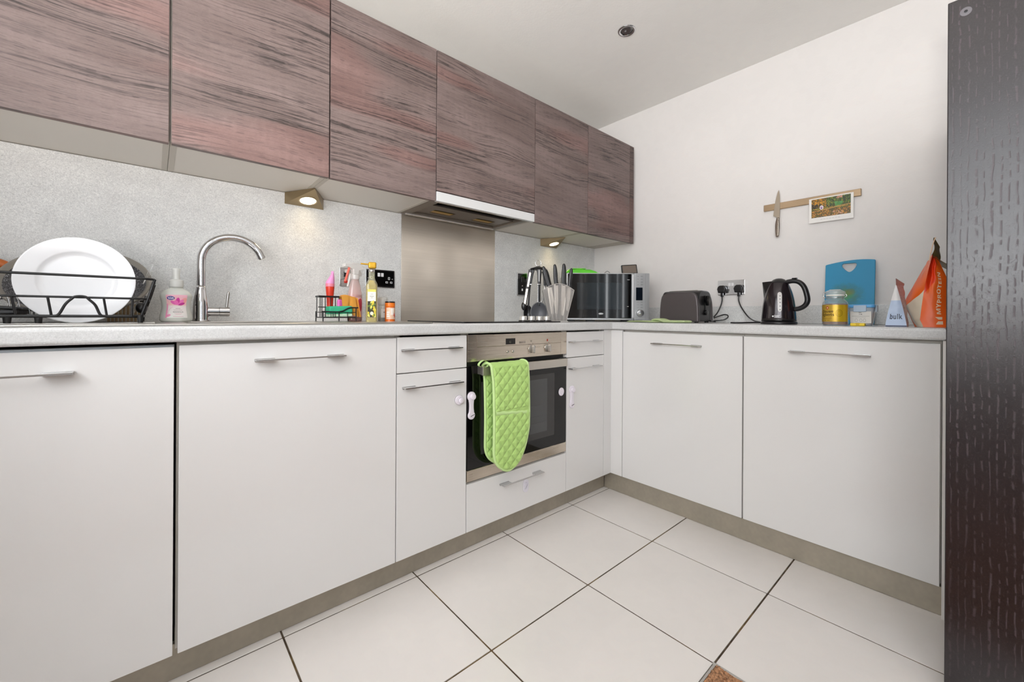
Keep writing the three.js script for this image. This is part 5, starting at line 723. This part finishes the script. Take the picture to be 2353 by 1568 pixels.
{
  const t = thing('kettle', 'dark plum electric kettle with a water gauge on a round black base', 'kettle', [-0.33, WT, 1.315], -Math.PI / 2);
  const prof = [[0.068, 0.02], [0.0685, 0.03], [0.067, 0.05], [0.0645, 0.08], [0.06, 0.112], [0.0535, 0.142], [0.045, 0.168], [0.035, 0.19], [0.024, 0.203], [0.012, 0.209], [0, 0.2105]], sp = new THREE.SplineCurve(prof.map((p) => V2(p[0], p[1]))).getPoints(70).map((p) => [Math.max(0, p.x), p.y]);
  const rAt = (y) => { for (let i = 0; i + 1 < sp.length; i++) if (sp[i][1] <= y && sp[i + 1][1] >= y) return mix(sp[i][0], sp[i + 1][0], (y - sp[i][1]) / (sp[i + 1][1] - sp[i][1] + 1e-9)); return 0.03; };
  const plum = std(0x2b2328, 0.2, { metalness: 0.45, clearcoat: 0.6, clearcoatRoughness: 0.08 });
  part(t, 'base', lathe([[0, 0.0005], [0.071, 0.0005], [0.0725, 0.004], [0.0715, 0.0105], [0.066, 0.013], [0, 0.013]], 56), M.blackSatin);
  part(t, 'bottom_ring', lathe([[0.06, 0.0135], [0.0685, 0.014], [0.0695, 0.0205], [0.066, 0.0215], [0, 0.0215]], 56), M.blackGloss);
  part(t, 'body', lathe([[0, 0.02], ...sp], 72), plum);
  part(t, 'lid', lathe([[0.0355, 0.1905], [0.033, 0.1955], [0.023, 0.2055], [0.012, 0.2105], [0, 0.2118]], 40), M.blackSatin);
  const P = (x, y, z) => [x, y, z], tipL = P(-0.0665, 0.197, 0.007), tipR = P(-0.0665, 0.197, -0.007), bL = P(-0.022, 0.198, 0.026), bR = P(-0.022, 0.198, -0.026), low = P(-0.0605, 0.112, 0), lowL = P(-0.045, 0.135, 0.028), lowR = P(-0.045, 0.135, -0.028);
  part(t, 'spout', tris([...quad(tipL, tipR, bR, bL), [tipL, low, tipR], ...quad(tipL, bL, lowL, low), ...quad(tipR, low, lowR, bR)]), M.blackSatin);
  const hp = [[0.032, 0.193, 0], [0.055, 0.196, 0], [0.078, 0.19, 0], [0.096, 0.17, 0], [0.107, 0.135, 0], [0.11, 0.105, 0], [0.101, 0.085, 0], [0.082, 0.072, 0], [0.062, 0.068, 0]];
  part(t, 'handle', tube(hp, 0.0105, 80, 14).scale(1, 1, 1.25), M.blackSatin);
  part(t, 'lid_button', rb(0.02, 0.005, 0.016, 0.002, 0.062, 0.2075, 0), M.blackGloss);
  const patch = (a0, a1, y0, y1, n = 12) => sheet((s, v) => { const y = mix(y0, y1, v), a = mix(a0, a1, s), r = rAt(y) + 0.0007; return [Math.sin(a) * r, y, Math.cos(a) * r]; }, n, 20);
  part(t, 'water_gauge', sheet((s, v) => { const y = mix(0.056, 0.146, v), hwid = 0.009 * Math.pow(Math.max(0, 1 - Math.pow(Math.abs(v - 0.5) * 2, 8)), 0.5) * mix(0.85, 1, v), r = rAt(y) + 0.0012, a = 0.33 + (s - 0.5) * 2 * hwid / r; return [Math.sin(a) * r, y, Math.cos(a) * r]; }, 10, 40), std(0xd6d2d0, 0.25));
  for (const y of [0.066, 0.082, 0.098, 0.114, 0.128]) part(t, 'gauge_mark', sheet((s, v) => { const r = rAt(y) + 0.0017, a = 0.35 + (s - 0.5) * 0.07; return [Math.sin(a) * r, y + (v - 0.5) * 0.003, Math.cos(a) * r]; }, 3, 1), M.black);
  const logo = canvasTex(512, 192, (g, W, Hh) => { g.clearRect(0, 0, W, Hh); g.fillStyle = '#f2f0f2'; g.beginPath(); g.arc(70, 96, 46, 0, 7); g.fill(); g.font = 'bold 84px sans-serif'; g.fillText('Russell', 140, 84); g.fillText('Hobbs', 140, 164); });
  part(t, 'maker_name', patch(-0.13, 0.44, 0.0285, 0.044), std(0xffffff, 0.3, { map: logo, transparent: true }));
}
// ================================================================ board, jar, tub, cap, bags
{
  const t = thing('chopping_board', 'blue plastic chopping board with a triangular hole, stained, leaning on the wall', 'chopping board', [-0.062, WT + 0.0006, 1.523], -Math.PI / 2); t.rotation.set(-0.1, -Math.PI / 2, 0, 'YXZ');
  const s = new THREE.Shape(); s.moveTo(-0.086, 0); s.lineTo(0.086, 0); s.quadraticCurveTo(0.0915, 0, 0.0915, 0.006); s.lineTo(0.0915, 0.292); s.quadraticCurveTo(0.0915, 0.298, 0.085, 0.2985); s.bezierCurveTo(0.03, 0.308, -0.02, 0.303, -0.087, 0.288); s.quadraticCurveTo(-0.0915, 0.287, -0.0915, 0.281); s.lineTo(-0.0915, 0.006); s.quadraticCurveTo(-0.0915, 0, -0.086, 0);
  const hole = new THREE.Path(); hole.moveTo(-0.022, 0.288); hole.quadraticCurveTo(-0.032, 0.283, -0.026, 0.271); hole.quadraticCurveTo(-0.016, 0.256, -0.006, 0.249); hole.quadraticCurveTo(0, 0.245, 0.006, 0.249); hole.quadraticCurveTo(0.018, 0.258, 0.024, 0.273); hole.quadraticCurveTo(0.029, 0.286, 0.018, 0.288); s.holes.push(hole);
  const stain = canvasTex(512, 512, (g, W) => { g.fillStyle = '#1b8db8'; g.fillRect(0, 0, W, W); const r = rng(9); for (let i = 0; i < 420; i++) { const a = r() * 6.28, q = Math.pow(r(), 0.7), x = 238 + Math.cos(a) * 105 * q, y = 285 + Math.sin(a) * 88 * q; g.fillStyle = q < 0.5 ? 'rgba(110,118,40,0.035)' : 'rgba(70,125,90,0.03)'; g.beginPath(); g.ellipse(x, y, 14 + r() * 24, 8 + r() * 14, r() * 3, 0, 7); g.fill(); } for (let i = 0; i < 50; i++) { g.fillStyle = 'rgba(150,112,20,0.05)'; g.beginPath(); g.ellipse(225 + (r() - 0.5) * 110, 262 + (r() - 0.5) * 40, 16 + r() * 18, 6 + r() * 9, -0.3, 0, 7); g.fill(); } g.strokeStyle = 'rgba(190,215,220,0.35)'; for (let i = 0; i < 40; i++) { g.lineWidth = 1; const x = 160 + r() * 200, y = 300 + r() * 170, a = r() * 3; g.beginPath(); g.moveTo(x, y); g.lineTo(x + Math.cos(a) * 20, y + Math.sin(a) * 20); g.stroke(); } });
  stain.wrapS = stain.wrapT = THREE.RepeatWrapping; stain.repeat.set(1 / 0.31, 1 / 0.31);
  const g = ext(s, 0.008, 0.0015, 2, 20); uvBox(g); const gg = uvBox(g, 0.155, 0.002);
  part(t, 'board', gg, std(0xffffff, 0.5, { map: stain }));
}
{
  const t = thing('coffee_jar', 'glass coffee jar with a gold label and clip lid', 'coffee jar', [-0.45, WT + 0.0004, 1.545], -Math.PI / 2), sq = (r, n) => r;
  const pr = [[0, 0], [0.037, 0], [0.041, 0.004], [0.0415, 0.07], [0.0415, 0.083], [0.0395, 0.092], [0.033, 0.1005], [0.0285, 0.104], [0.0285, 0.118], [0.03, 0.12], [0.03, 0.124]];
  part(t, 'jar_glass', lathe(pr, 56), std(0xf2f6f5, 0.03, { transmission: 0.85, thickness: 0 }));
  part(t, 'coffee', lathe([[0, 0.003], [0.036, 0.003], [0.0395, 0.006], [0.04, 0.083], [0.03, 0.087], [0, 0.085]], 48), std(0x7a4318, 0.7, { bumpMap: dataTex(128, 128, (u, v) => { const k = 255 * vnoise(u * 50, v * 50, 97, 50, 50); return [k, k, k]; }), bumpScale: 0.001 }));
  const lab = canvasTex(1024, 512, (g, W, Hh) => { g.fillStyle = '#c9a43c'; g.fillRect(0, 0, W, Hh); g.fillStyle = '#e0b92c'; g.fillRect(660, 0, 364, Hh); g.strokeStyle = '#8a6c1e'; g.lineWidth = 10; g.beginPath(); g.arc(690, 250, 100, 0, 7); g.stroke(); g.lineWidth = 6; g.beginPath(); g.arc(690, 250, 60, 0, 7); g.stroke(); g.fillStyle = '#b8402a'; g.beginPath(); g.arc(330, 90, 50, 0, 7); g.fill(); g.fillStyle = '#e8d49a'; g.beginPath(); g.arc(330, 90, 24, 0, 7); g.fill(); g.fillStyle = '#2b2210'; g.font = 'bold 118px sans-serif'; g.textAlign = 'center'; g.fillText('Douwe', 330, 240); g.fillText('Egberts', 330, 340); g.fillStyle = '#a37f24'; g.fillRect(150, 400, 330, 12); g.fillRect(200, 430, 240, 10); g.fillRect(230, 465, 50, 26); g.fillRect(320, 465, 90, 20); });
  part(t, 'label', sheet((s, v) => { const a = mix(-1.25, 1.35, s) - 0.02; return [Math.sin(a) * 0.0421, mix(0.0155, 0.0815, v), Math.cos(a) * 0.0421]; }, 30, 1), std(0xffffff, 0.28, { map: lab, metalness: 0.45 }));
  part(t, 'seal', lathe([[0.0275, 0.117], [0.0305, 0.118], [0.0305, 0.122], [0.0275, 0.123]], 40), std(0xf1efe9, 0.4));
  part(t, 'glass_lid', lathe([[0.031, 0.1235], [0.0325, 0.126], [0.0325, 0.133], [0.03, 0.136], [0.02, 0.141], [0.018, 0.1435], [0, 0.1445]], 40), std(0xf2f6f5, 0.04, { transmission: 0.7, thickness: 0 }));
  part(t, 'wire_clip', merge([tube([[-0.0315, 0.11, 0.006], [-0.037, 0.116, 0.004], [-0.036, 0.126, 0.004], [-0.032, 0.133, 0.004], [-0.02, 0.139, 0.008]], 0.0016, 40, 8), tube([[-0.0315, 0.11, -0.002], [-0.039, 0.12, -0.002], [-0.036, 0.13, -0.002]], 0.002, 24, 8), tube([[0.0315, 0.112, 0.004], [0.037, 0.117, 0.004], [0.0345, 0.124, 0.004]], 0.0016, 24, 8), new THREE.TorusGeometry(0.0297, 0.001, 6, 48).rotateX(Math.PI / 2).translate(0, 0.111, 0)]), M.chrome);
}
{
  const t = thing('food_tub', 'clear plastic food tub with a blue clip lid in front of the chopping board', 'food container', [-0.35, WT + 0.0004, 1.613], -Math.PI / 2);
  const tub = (o, y0, y1) => sheet((s, v) => { const a = s * Math.PI * 2, y = mix(y0, y1, Math.max(0, (v - 0.15) / 0.85)), k = v < 0.15 ? v / 0.15 : 1, w = mix(0.033, 0.0415, Math.max(0, (v - 0.15) / 0.85)) - o, m = Math.pow(Math.pow(Math.abs(Math.cos(a)), 4) + Math.pow(Math.abs(Math.sin(a)), 4), -0.25) * w * k; return [Math.cos(a) * m, y, Math.sin(a) * m]; }, 72, 26);
  part(t, 'tub', tub(0, 0.001, 0.072), std(0xf1f2f3, 0.1, { transmission: 0.55, thickness: 0 }));
  part(t, 'contents', tub(0.003, 0.006, 0.052), std(0xe3ddd2, 0.8));
  const pr = canvasTex(512, 256, (g, W, Hh) => { g.fillStyle = '#e6e2da'; g.fillRect(0, 0, W, Hh); g.fillStyle = '#5a5a5c'; for (const [x, y, w] of [[210, 24, 12], [228, 24, 22], [258, 24, 16], [220, 58, 14], [244, 58, 12], [264, 58, 30]]) g.fillRect(x, y, w, 14); g.fillStyle = '#b9b6b0'; for (let i = 0; i < 16; i++) g.fillRect(40 + i * 27, 100, 20, 12); for (let i = 0; i < 10; i++) g.fillRect(120 + i * 27, 134, 20, 8); g.strokeStyle = '#a9a6a0'; g.lineWidth = 7; for (const x of [150, 260, 350]) { g.beginPath(); g.arc(x, 196, 32, 0, 7); g.stroke(); } });
  part(t, 'printed_band', sheet((s, v) => [mix(-0.0305, 0.0335, s), mix(0.01, 0.057, v), mix(0.0355, 0.0405, v) + 0.0003], 1, 1), std(0xffffff, 0.25, { map: pr }));
  part(t, 'lid', ext(rrect(0.088, 0.088, 0.014), 0.0125, 0.003, 3).rotateX(-Math.PI / 2).translate(0, 0.0715, 0), std(0x5aa6dd, 0.3));
  for (const [x, z, r] of [[-0.046, 0, Math.PI / 2], [0.046, 0, Math.PI / 2], [0, 0.046, 0]]) part(t, 'clip', rb(0.04, 0.026, 0.004, 0.0018, 0, 0, 0, 2), std(0xcfe0ee, 0.2, { transmission: 0.4, thickness: 0 }), [x, 0.068, z], [0, r, 0]);
  const y = thing('yellow_cap', 'small flat yellow plastic cap lying in front of the food tub', 'cap', [-0.5, WT + 0.0004, 1.6235], -Math.PI / 2);
  part(y, 'cap_body', rb(0.043, 0.011, 0.03, 0.0035, 0, 0.0056, 0, 3), std(0xeacb2a, 0.4)); part(y, 'cap_ridge', rb(0.012, 0.002, 0.031, 0.0008, 0.0, 0.0108, 0), std(0xc9a51e, 0.45)); part(y, 'moulded_mark', rb(0.01, 0.006, 0.001, 0.0004, 0.001, 0.0058, 0.0151), std(0xc9a51e, 0.45));
}
const bil = (A, B, C, D, f) => (s, v) => { const p = [0, 1, 2].map((k) => mix(mix(A[k], B[k], s), mix(D[k], C[k], s), v)); return f ? f(p, s, v) : p; };
{
  // pouches standing end-on; world coordinates
  const t = thing('powder_pouch', 'pale blue and white stand-up pouch marked bulk, beside the orange bag', 'pouch', [-0.48, WT + 0.0004, 1.727]);
  const A = [-0.008, 0, -0.0285], B = [-0.008, 0, 0.0285], Tp = [0.012, 0.152, -0.002], C = [0.045, 0, 0.0295], D = [0.05, 0, -0.024], Tb = [0.06, 0.15, 0.014];
  const lab = canvasTex(256, 512, (g, W, Hh) => { g.fillStyle = '#eceaea'; g.fillRect(0, 0, W, Hh); g.fillStyle = '#c3d4ee'; g.fillRect(0, 190, W, Hh); g.fillStyle = '#1d2440'; g.font = 'bold 84px sans-serif'; g.textAlign = 'center'; g.fillText('bulk', 128, 420); });
  const bulge = (k) => (p, s, v) => { const e = Math.sin(Math.PI * s) * Math.sin(Math.PI * Math.min(1, v * 1.05)); return [p[0] - 0.012 * e * k + 0.0015 * Math.sin(v * 23 + s * 9) * e, p[1], p[2]]; };
  const topL = [0.0105, 0.149, -0.0045], topR = [0.0105, 0.149, 0.0005];
  part(t, 'front_panel', sheet((s, v) => { const hw = mix(0.0285, 0.001, Math.pow(v, 1.25)), zc = mix(0, -0.002, v), e = Math.sin(Math.PI * s) * Math.sin(Math.PI * Math.min(1, v + 0.05)); return [mix(-0.008, 0.0115, v) - 0.006 * e + 0.001 * Math.sin(v * 31) * e, v * 0.151, zc + (s - 0.5) * 2 * hw]; }, 24, 48), std(0xffffff, 0.38, { map: lab }));
  const back = canvasTex(128, 256, (g, W, Hh) => { g.fillStyle = '#c9a9a8'; g.fillRect(0, 0, W, Hh); const r = rng(12); for (let i = 0; i < 260; i++) { g.fillStyle = r() > 0.5 ? 'rgba(120,80,84,.5)' : 'rgba(235,215,212,.5)'; g.fillRect(r() * W, r() * Hh, 3 + r() * 9, 2); } });
  part(t, 'side_panel', sheet(bil(B, C, Tb, Tp, (p, s, v) => [p[0], p[1], p[2] + 0.004 * Math.sin(Math.PI * s) * Math.sin(Math.PI * v) + 0.0012 * Math.sin(v * 26 + s * 5)]), 20, 40), std(0xffffff, 0.4, { map: back }));
  part(t, 'far_side_panel', sheet(bil(D, A, Tp, Tb, (p, s, v) => [p[0], p[1], p[2] - 0.004 * Math.sin(Math.PI * s) * Math.sin(Math.PI * v)]), 16, 24), std(0xc6d2e4, 0.4));
  part(t, 'back_panel', sheet(bil(C, D, Tb, Tb), 8, 24), std(0xd0c6c8, 0.4));
  part(t, 'top_seal', merge([sheet(bil(Tp, Tb, [0.062, 0.158, 0.015], [0.012, 0.176, -0.003]), 10, 6), sheet(bil([0.0123, 0.152, -0.0012], [0.0603, 0.15, 0.0148], [0.0623, 0.158, 0.0158], [0.0123, 0.176, -0.0022]), 10, 6)]), std(0xb9a3a2, 0.35));
  part(t, 'base_seam', rb(0.003, 0.004, 0.056, 0.001, -0.008, 0.0025, 0), std(0x4a4c66, 0.5));
}
{
  const t = thing('protein_pouch', 'large orange foil pouch with white lettering against the dark bookcase', 'pouch', [-0.46, WT + 0.0004, 1.80]);
  // front gusset edge from the base up to the pinched top, left panel falling away to the wall
  const F = (v) => [mix(-0.012, 0.02, v), v * 0.258, mix(-0.016, 0.016, Math.pow(v, 0.8)) - 0.006 * Math.sin(v * 3.14) + (v < 0.1 ? (0.1 - v) * 0.12 : 0)];
  const S = (v) => { const y = v * 0.225; return [mix(0.10, 0.12, v), y, v < 0.4 ? mix(-0.034, -0.062, sstep(0, 0.4, v)) : mix(-0.062, -0.01, Math.pow((v - 0.4) / 0.6, 1.1))]; };
  const cream = canvasTex(512, 512, (g, W, Hh) => { g.fillStyle = '#f26a1c'; g.fillRect(0, 0, W, Hh); g.fillStyle = '#e6dcc6'; g.beginPath(); g.moveTo(512, 512); g.lineTo(300, 512); g.bezierCurveTo(190, 470, 150, 400, 210, 345); g.bezierCurveTo(320, 320, 420, 310, 512, 250); g.fill(); g.fillStyle = '#6b2f12'; for (const [x, y] of [[150, 120], [140, 150], [128, 175]]) g.fillRect(x, y, 10, 22); });
  part(t, 'left_panel', sheet((s, v) => { const a = S(v), b = F(v), e = Math.sin(Math.PI * s); return [mix(a[0], b[0], s) - 0.012 * e * (1 - v), mix(a[1], b[1], s), mix(a[2], b[2], s) - 0.014 * e * Math.sin(Math.PI * Math.min(1, v + 0.15)) + 0.0012 * Math.sin(v * 19 + s * 12) * e]; }, 40, 60), std(0xffffff, 0.34, { map: cream }));
  const txt = canvasTex(512, 1024, (g, W, Hh) => { g.fillStyle = '#f4661a'; g.fillRect(0, 0, W, Hh); g.fillStyle = '#e93d12'; g.beginPath(); g.moveTo(0, 0); g.lineTo(300, 0); g.lineTo(210, 380); g.lineTo(0, 560); g.fill(); g.save(); g.translate(352, 850); g.rotate(-Math.PI / 2 + 0.03); g.fillStyle = '#f6dcc0'; g.font = 'bold 108px sans-serif'; g.fillText('MYPROTEIN', 0, 0); g.restore(); g.fillStyle = '#f6dcc0'; g.beginPath(); g.moveTo(250, 880); g.lineTo(365, 878); g.lineTo(365, 915); g.lineTo(310, 915); g.fill(); g.beginPath(); g.moveTo(255, 985); g.lineTo(305, 940); g.lineTo(375, 938); g.lineTo(375, 985); g.fill(); });
  const Rr = (v) => { const y = v * (0.245); return [mix(0.0, 0.05, v), y, mix(0.064, 0.045, v) - (v > 0.7 ? (v - 0.7) * 0.06 : 0)]; };
  part(t, 'front_gusset', sheet((s, v) => { const a = F(v), b = Rr(v), e = Math.sin(Math.PI * s), fold = Math.exp(-Math.pow((s - 0.22) / 0.12, 2)) * 0.014 * sstep(0.35, 0.9, v); return [mix(a[0], b[0], s) - 0.016 * e * Math.sin(Math.PI * Math.min(1, v * 0.9 + 0.1)) * (1 - v) + fold, mix(a[1], b[1], s) + (v < 0.03 ? 0.0 : 0), mix(a[2], b[2], s) + 0.0015 * Math.sin(v * 27 + s * 6) * e]; }, 48, 70), std(0xffffff, 0.34, { map: txt }));
  part(t, 'right_panel', sheet((s, v) => { const a = Rr(v), b = [0.12, v * 0.225, mix(0.058, 0.0, v)]; return [mix(a[0], b[0], s), mix(a[1], b[1], s), mix(a[2], b[2], s) + 0.004 * Math.sin(Math.PI * s)]; }, 20, 30), std(0xee6a1e, 0.34));
  part(t, 'back_panel', sheet((s, v) => { const a = S(v), b = [0.12, v * 0.225, mix(0.06, 0.0, v)]; return [mix(a[0], b[0], s) + 0.01 * Math.sin(Math.PI * s), mix(a[1], b[1], s), mix(a[2], b[2], s)]; }, 12, 24), std(0x9b8a6a, 0.4));
  part(t, 'inner_liner', sheet(bil([0.024, 0.25, 0.018], [0.05, 0.222, 0.05], [0.1, 0.205, 0.05], [0.1, 0.235, 0.012]), 10, 10), std(0x9c8d68, 0.3, { metalness: 0.4 }));
  part(t, 'top_seal', merge([sheet((s, v) => [0.02 + 0.05 * s, 0.254 + v * 0.062 - 0.03 * s, 0.0135 + 0.009 * v + 0.004 * Math.sin(v * 5) + 0.012 * s], 8, 16), sheet((s, v) => [0.0206 + 0.05 * s, 0.254 + v * 0.062 - 0.03 * s, 0.0145 + 0.009 * v + 0.004 * Math.sin(v * 5) + 0.012 * s], 8, 16)]), std(0xa58e55, 0.35, { metalness: 0.3 }));
  part(t, 'seal_edge', tube([[0.019, 0.235, 0.008], [0.0195, 0.262, 0.0115], [0.0195, 0.29, 0.0165], [0.02, 0.315, 0.023]], 0.0016, 24, 6), std(0xf1cfae, 0.5));
}
// ================================================================ knife strip, knife, postcard on the right wall
{
  const t = thing('magnetic_knife_strip', 'long magnetic steel knife strip on the right wall', 'knife rack', [-0.0003, 1.557, 1.3555], -Math.PI / 2);
  part(t, 'bar', uvBox(ext(rrect(0.407, 0.034, 0.003), 0.013, 0.002, 2)), std(0xc2ad92, 0.38, { metalness: 0.7, map: smudge }));
  part(t, 'mounting_back', rb(0.39, 0.026, 0.003, 0.001, 0, -0.001, 0.001), M.black);
  const k = thing('steel_knife', 'small all-steel kitchen knife stuck blade up on the knife strip', 'knife', [-0.0137, 1.5, 1.222], -Math.PI / 2); k.rotation.set(0, -Math.PI / 2, -0.03, 'YXZ');
  const bl = new THREE.Shape(); bl.moveTo(-0.0235, 0.006); bl.bezierCurveTo(-0.02, 0.06, -0.014, 0.12, -0.0025, 0.141); bl.bezierCurveTo(0.006, 0.11, 0.0065, 0.05, 0.007, -0.008); bl.lineTo(-0.004, -0.008); bl.quadraticCurveTo(-0.011, 0.004, -0.0235, 0.006);
  part(k, 'blade', ext(bl, 0.0022, 0.0006, 1, 24), std(0xb3a695, 0.3, { metalness: 0.9 }));
  const hn = new THREE.Shape(); hn.moveTo(-0.0045, -0.006); hn.bezierCurveTo(-0.012, -0.03, -0.012, -0.06, -0.0065, -0.105); hn.quadraticCurveTo(0, -0.112, 0.0085, -0.105); hn.bezierCurveTo(0.011, -0.06, 0.009, -0.03, 0.0075, -0.006);
  part(k, 'handle', ext(hn, 0.013, 0.005, 4, 24).translate(0, 0, 0.001), std(0xa89d90, 0.2, { metalness: 1 }));
  const c = thing('postcard', 'postcard of an autumn landscape with a white border on the knife strip', 'postcard', [-0.0145, 1.501, 1.4445], -Math.PI / 2);
  part(c, 'card', rb(0.175, 0.122, 0.0009, 0.0004, 0, 0, 0.0006), std(0xf2efea, 0.4));
  const pic = canvasTex(768, 460, (g, W, Hh) => { const r = rng(21), leaf = (n, x0, x1, y0, y1, cols, a, b) => { for (let i = 0; i < n; i++) { g.fillStyle = cols[Math.floor(r() * cols.length)]; g.beginPath(); g.ellipse(mix(x0, x1, r()) * W, mix(y0, y1, r()) * Hh, a + r() * b, (a + r() * b) * 0.7, r() * 3, 0, 7); g.fill(); } };
    g.fillStyle = '#4c4a1e'; g.fillRect(0, 0, W, Hh); leaf(500, 0, 0.5, 0, 0.45, ['#c98a1c', '#e0a42c', '#7a5a14', '#a86e16', '#5c5216'], 5, 16); leaf(420, 0.4, 1, 0, 0.45, ['#3c5a20', '#5c7a2a', '#2c3a1c', '#8a8a2c', '#445a2c'], 6, 18); leaf(40, 0.65, 0.8, 0.02, 0.12, ['#d9a08a', '#c98a78'], 6, 10); leaf(60, 0.62, 0.8, 0.3, 0.5, ['#4c8a44', '#5c9a54'], 8, 16); leaf(60, 0.0, 0.3, 0.3, 0.5, ['#3a3420', '#2c2a1a'], 8, 16); leaf(240, 0, 1, 0.5, 0.6, ['#d9a02c', '#c9b03c', '#8a8a2c'], 3, 8);
    g.fillStyle = '#b98a4c'; g.beginPath(); g.moveTo(0, 300); g.lineTo(W, 215); g.lineTo(W, 235); g.lineTo(0, 330); g.fill(); leaf(600, 0, 1, 0.64, 1, ['#8a5a20', '#c9862a', '#5c5a20', '#4c4a1e', '#d9a04c', '#6a4a2a', '#a8742c'], 5, 14); leaf(40, 0.55, 0.8, 0.75, 0.95, ['#d99a7a', '#e0b090'], 4, 9);
    g.fillStyle = '#efe6ea'; g.beginPath(); g.ellipse(205, 225, 38, 52, 0, 0, 7); g.fill(); g.fillStyle = '#6a4a8a'; g.beginPath(); g.ellipse(205, 230, 20, 32, 0, 0, 7); g.fill(); g.fillStyle = '#e9c0c8'; g.beginPath(); g.ellipse(210, 224, 9, 16, 0, 0, 7); g.fill(); });
  part(c, 'printed_picture', sheet((s, v) => [mix(-0.077, 0.077, s), mix(-0.036, 0.056, v), 0.0012], 1, 1), std(0xffffff, 0.35, { map: pic }));
  part(c, 'printed_caption', merge([0, 1, 2, 3, 4, 5, 6].map((i) => rb(0.008, 0.002, 0.0002, 0.0001, -0.036 + i * 0.0115, -0.0475, 0.0011))), std(0xc9c6c6, 0.5));
}
// ================================================================ dark bookcase closing the right side
{
  const x0 = -1.0, x1 = -0.03, z0 = 1.87, z1 = 2.16, h = 1.76, c = [(x0 + x1) / 2, 0, (z0 + z1) / 2], w = x1 - x0, d = z1 - z0;
  const t = thing('bookcase', 'tall dark stained woodgrain bookcase side at the right edge', 'bookcase', c), T2 = 0.022;
  const sg = rb(T2, h, d, 0.0022, 0, h / 2, 0, 2);
  part(t, 'side_panel', uvBox(sg.clone(), 0.13, 0.1), M.dark, [-w / 2 + T2 / 2, 0.0005, 0]); part(t, 'side_panel', uvBox(sg.clone(), 0.3, 0.4), M.dark, [w / 2 - T2 / 2, 0.0005, 0]);
  part(t, 'back_panel', uvBox(bx(w - 2 * T2 - 0.002, h - 0.02, 0.006, 0, h / 2, -d / 2 + 0.006)), M.dark);
  for (const y of [0.05, 0.4, 0.75, 1.1, 1.45, h - 0.03]) part(t, 'shelf', uvBox(rb(w - 2 * T2 - 0.002, 0.022, d - 0.02, 0.002, 0, y, 0.006), y, 0, true), M.dark);
  const s = part(t, 'screw_cap', lathe([[0, 0.0016], [0.0035, 0.0012], [0.0095, 0.0012], [0.0105, 0.0004], [0.0105, 0]], 32).rotateZ(Math.PI / 2), std(0x6a676b, 0.35), [-w / 2, 1.7235, 1.9005 - c[2]]); part(s, 'hex_socket', lathe([[0.0036, 0.0013], [0.0036, 0.0019], [0, 0.002]], 6).rotateZ(Math.PI / 2), M.black);
}
for (const o of scene.children) if (o.isLight) o.castShadow = o.castShadow || false;
renderer.render(scene, camera);
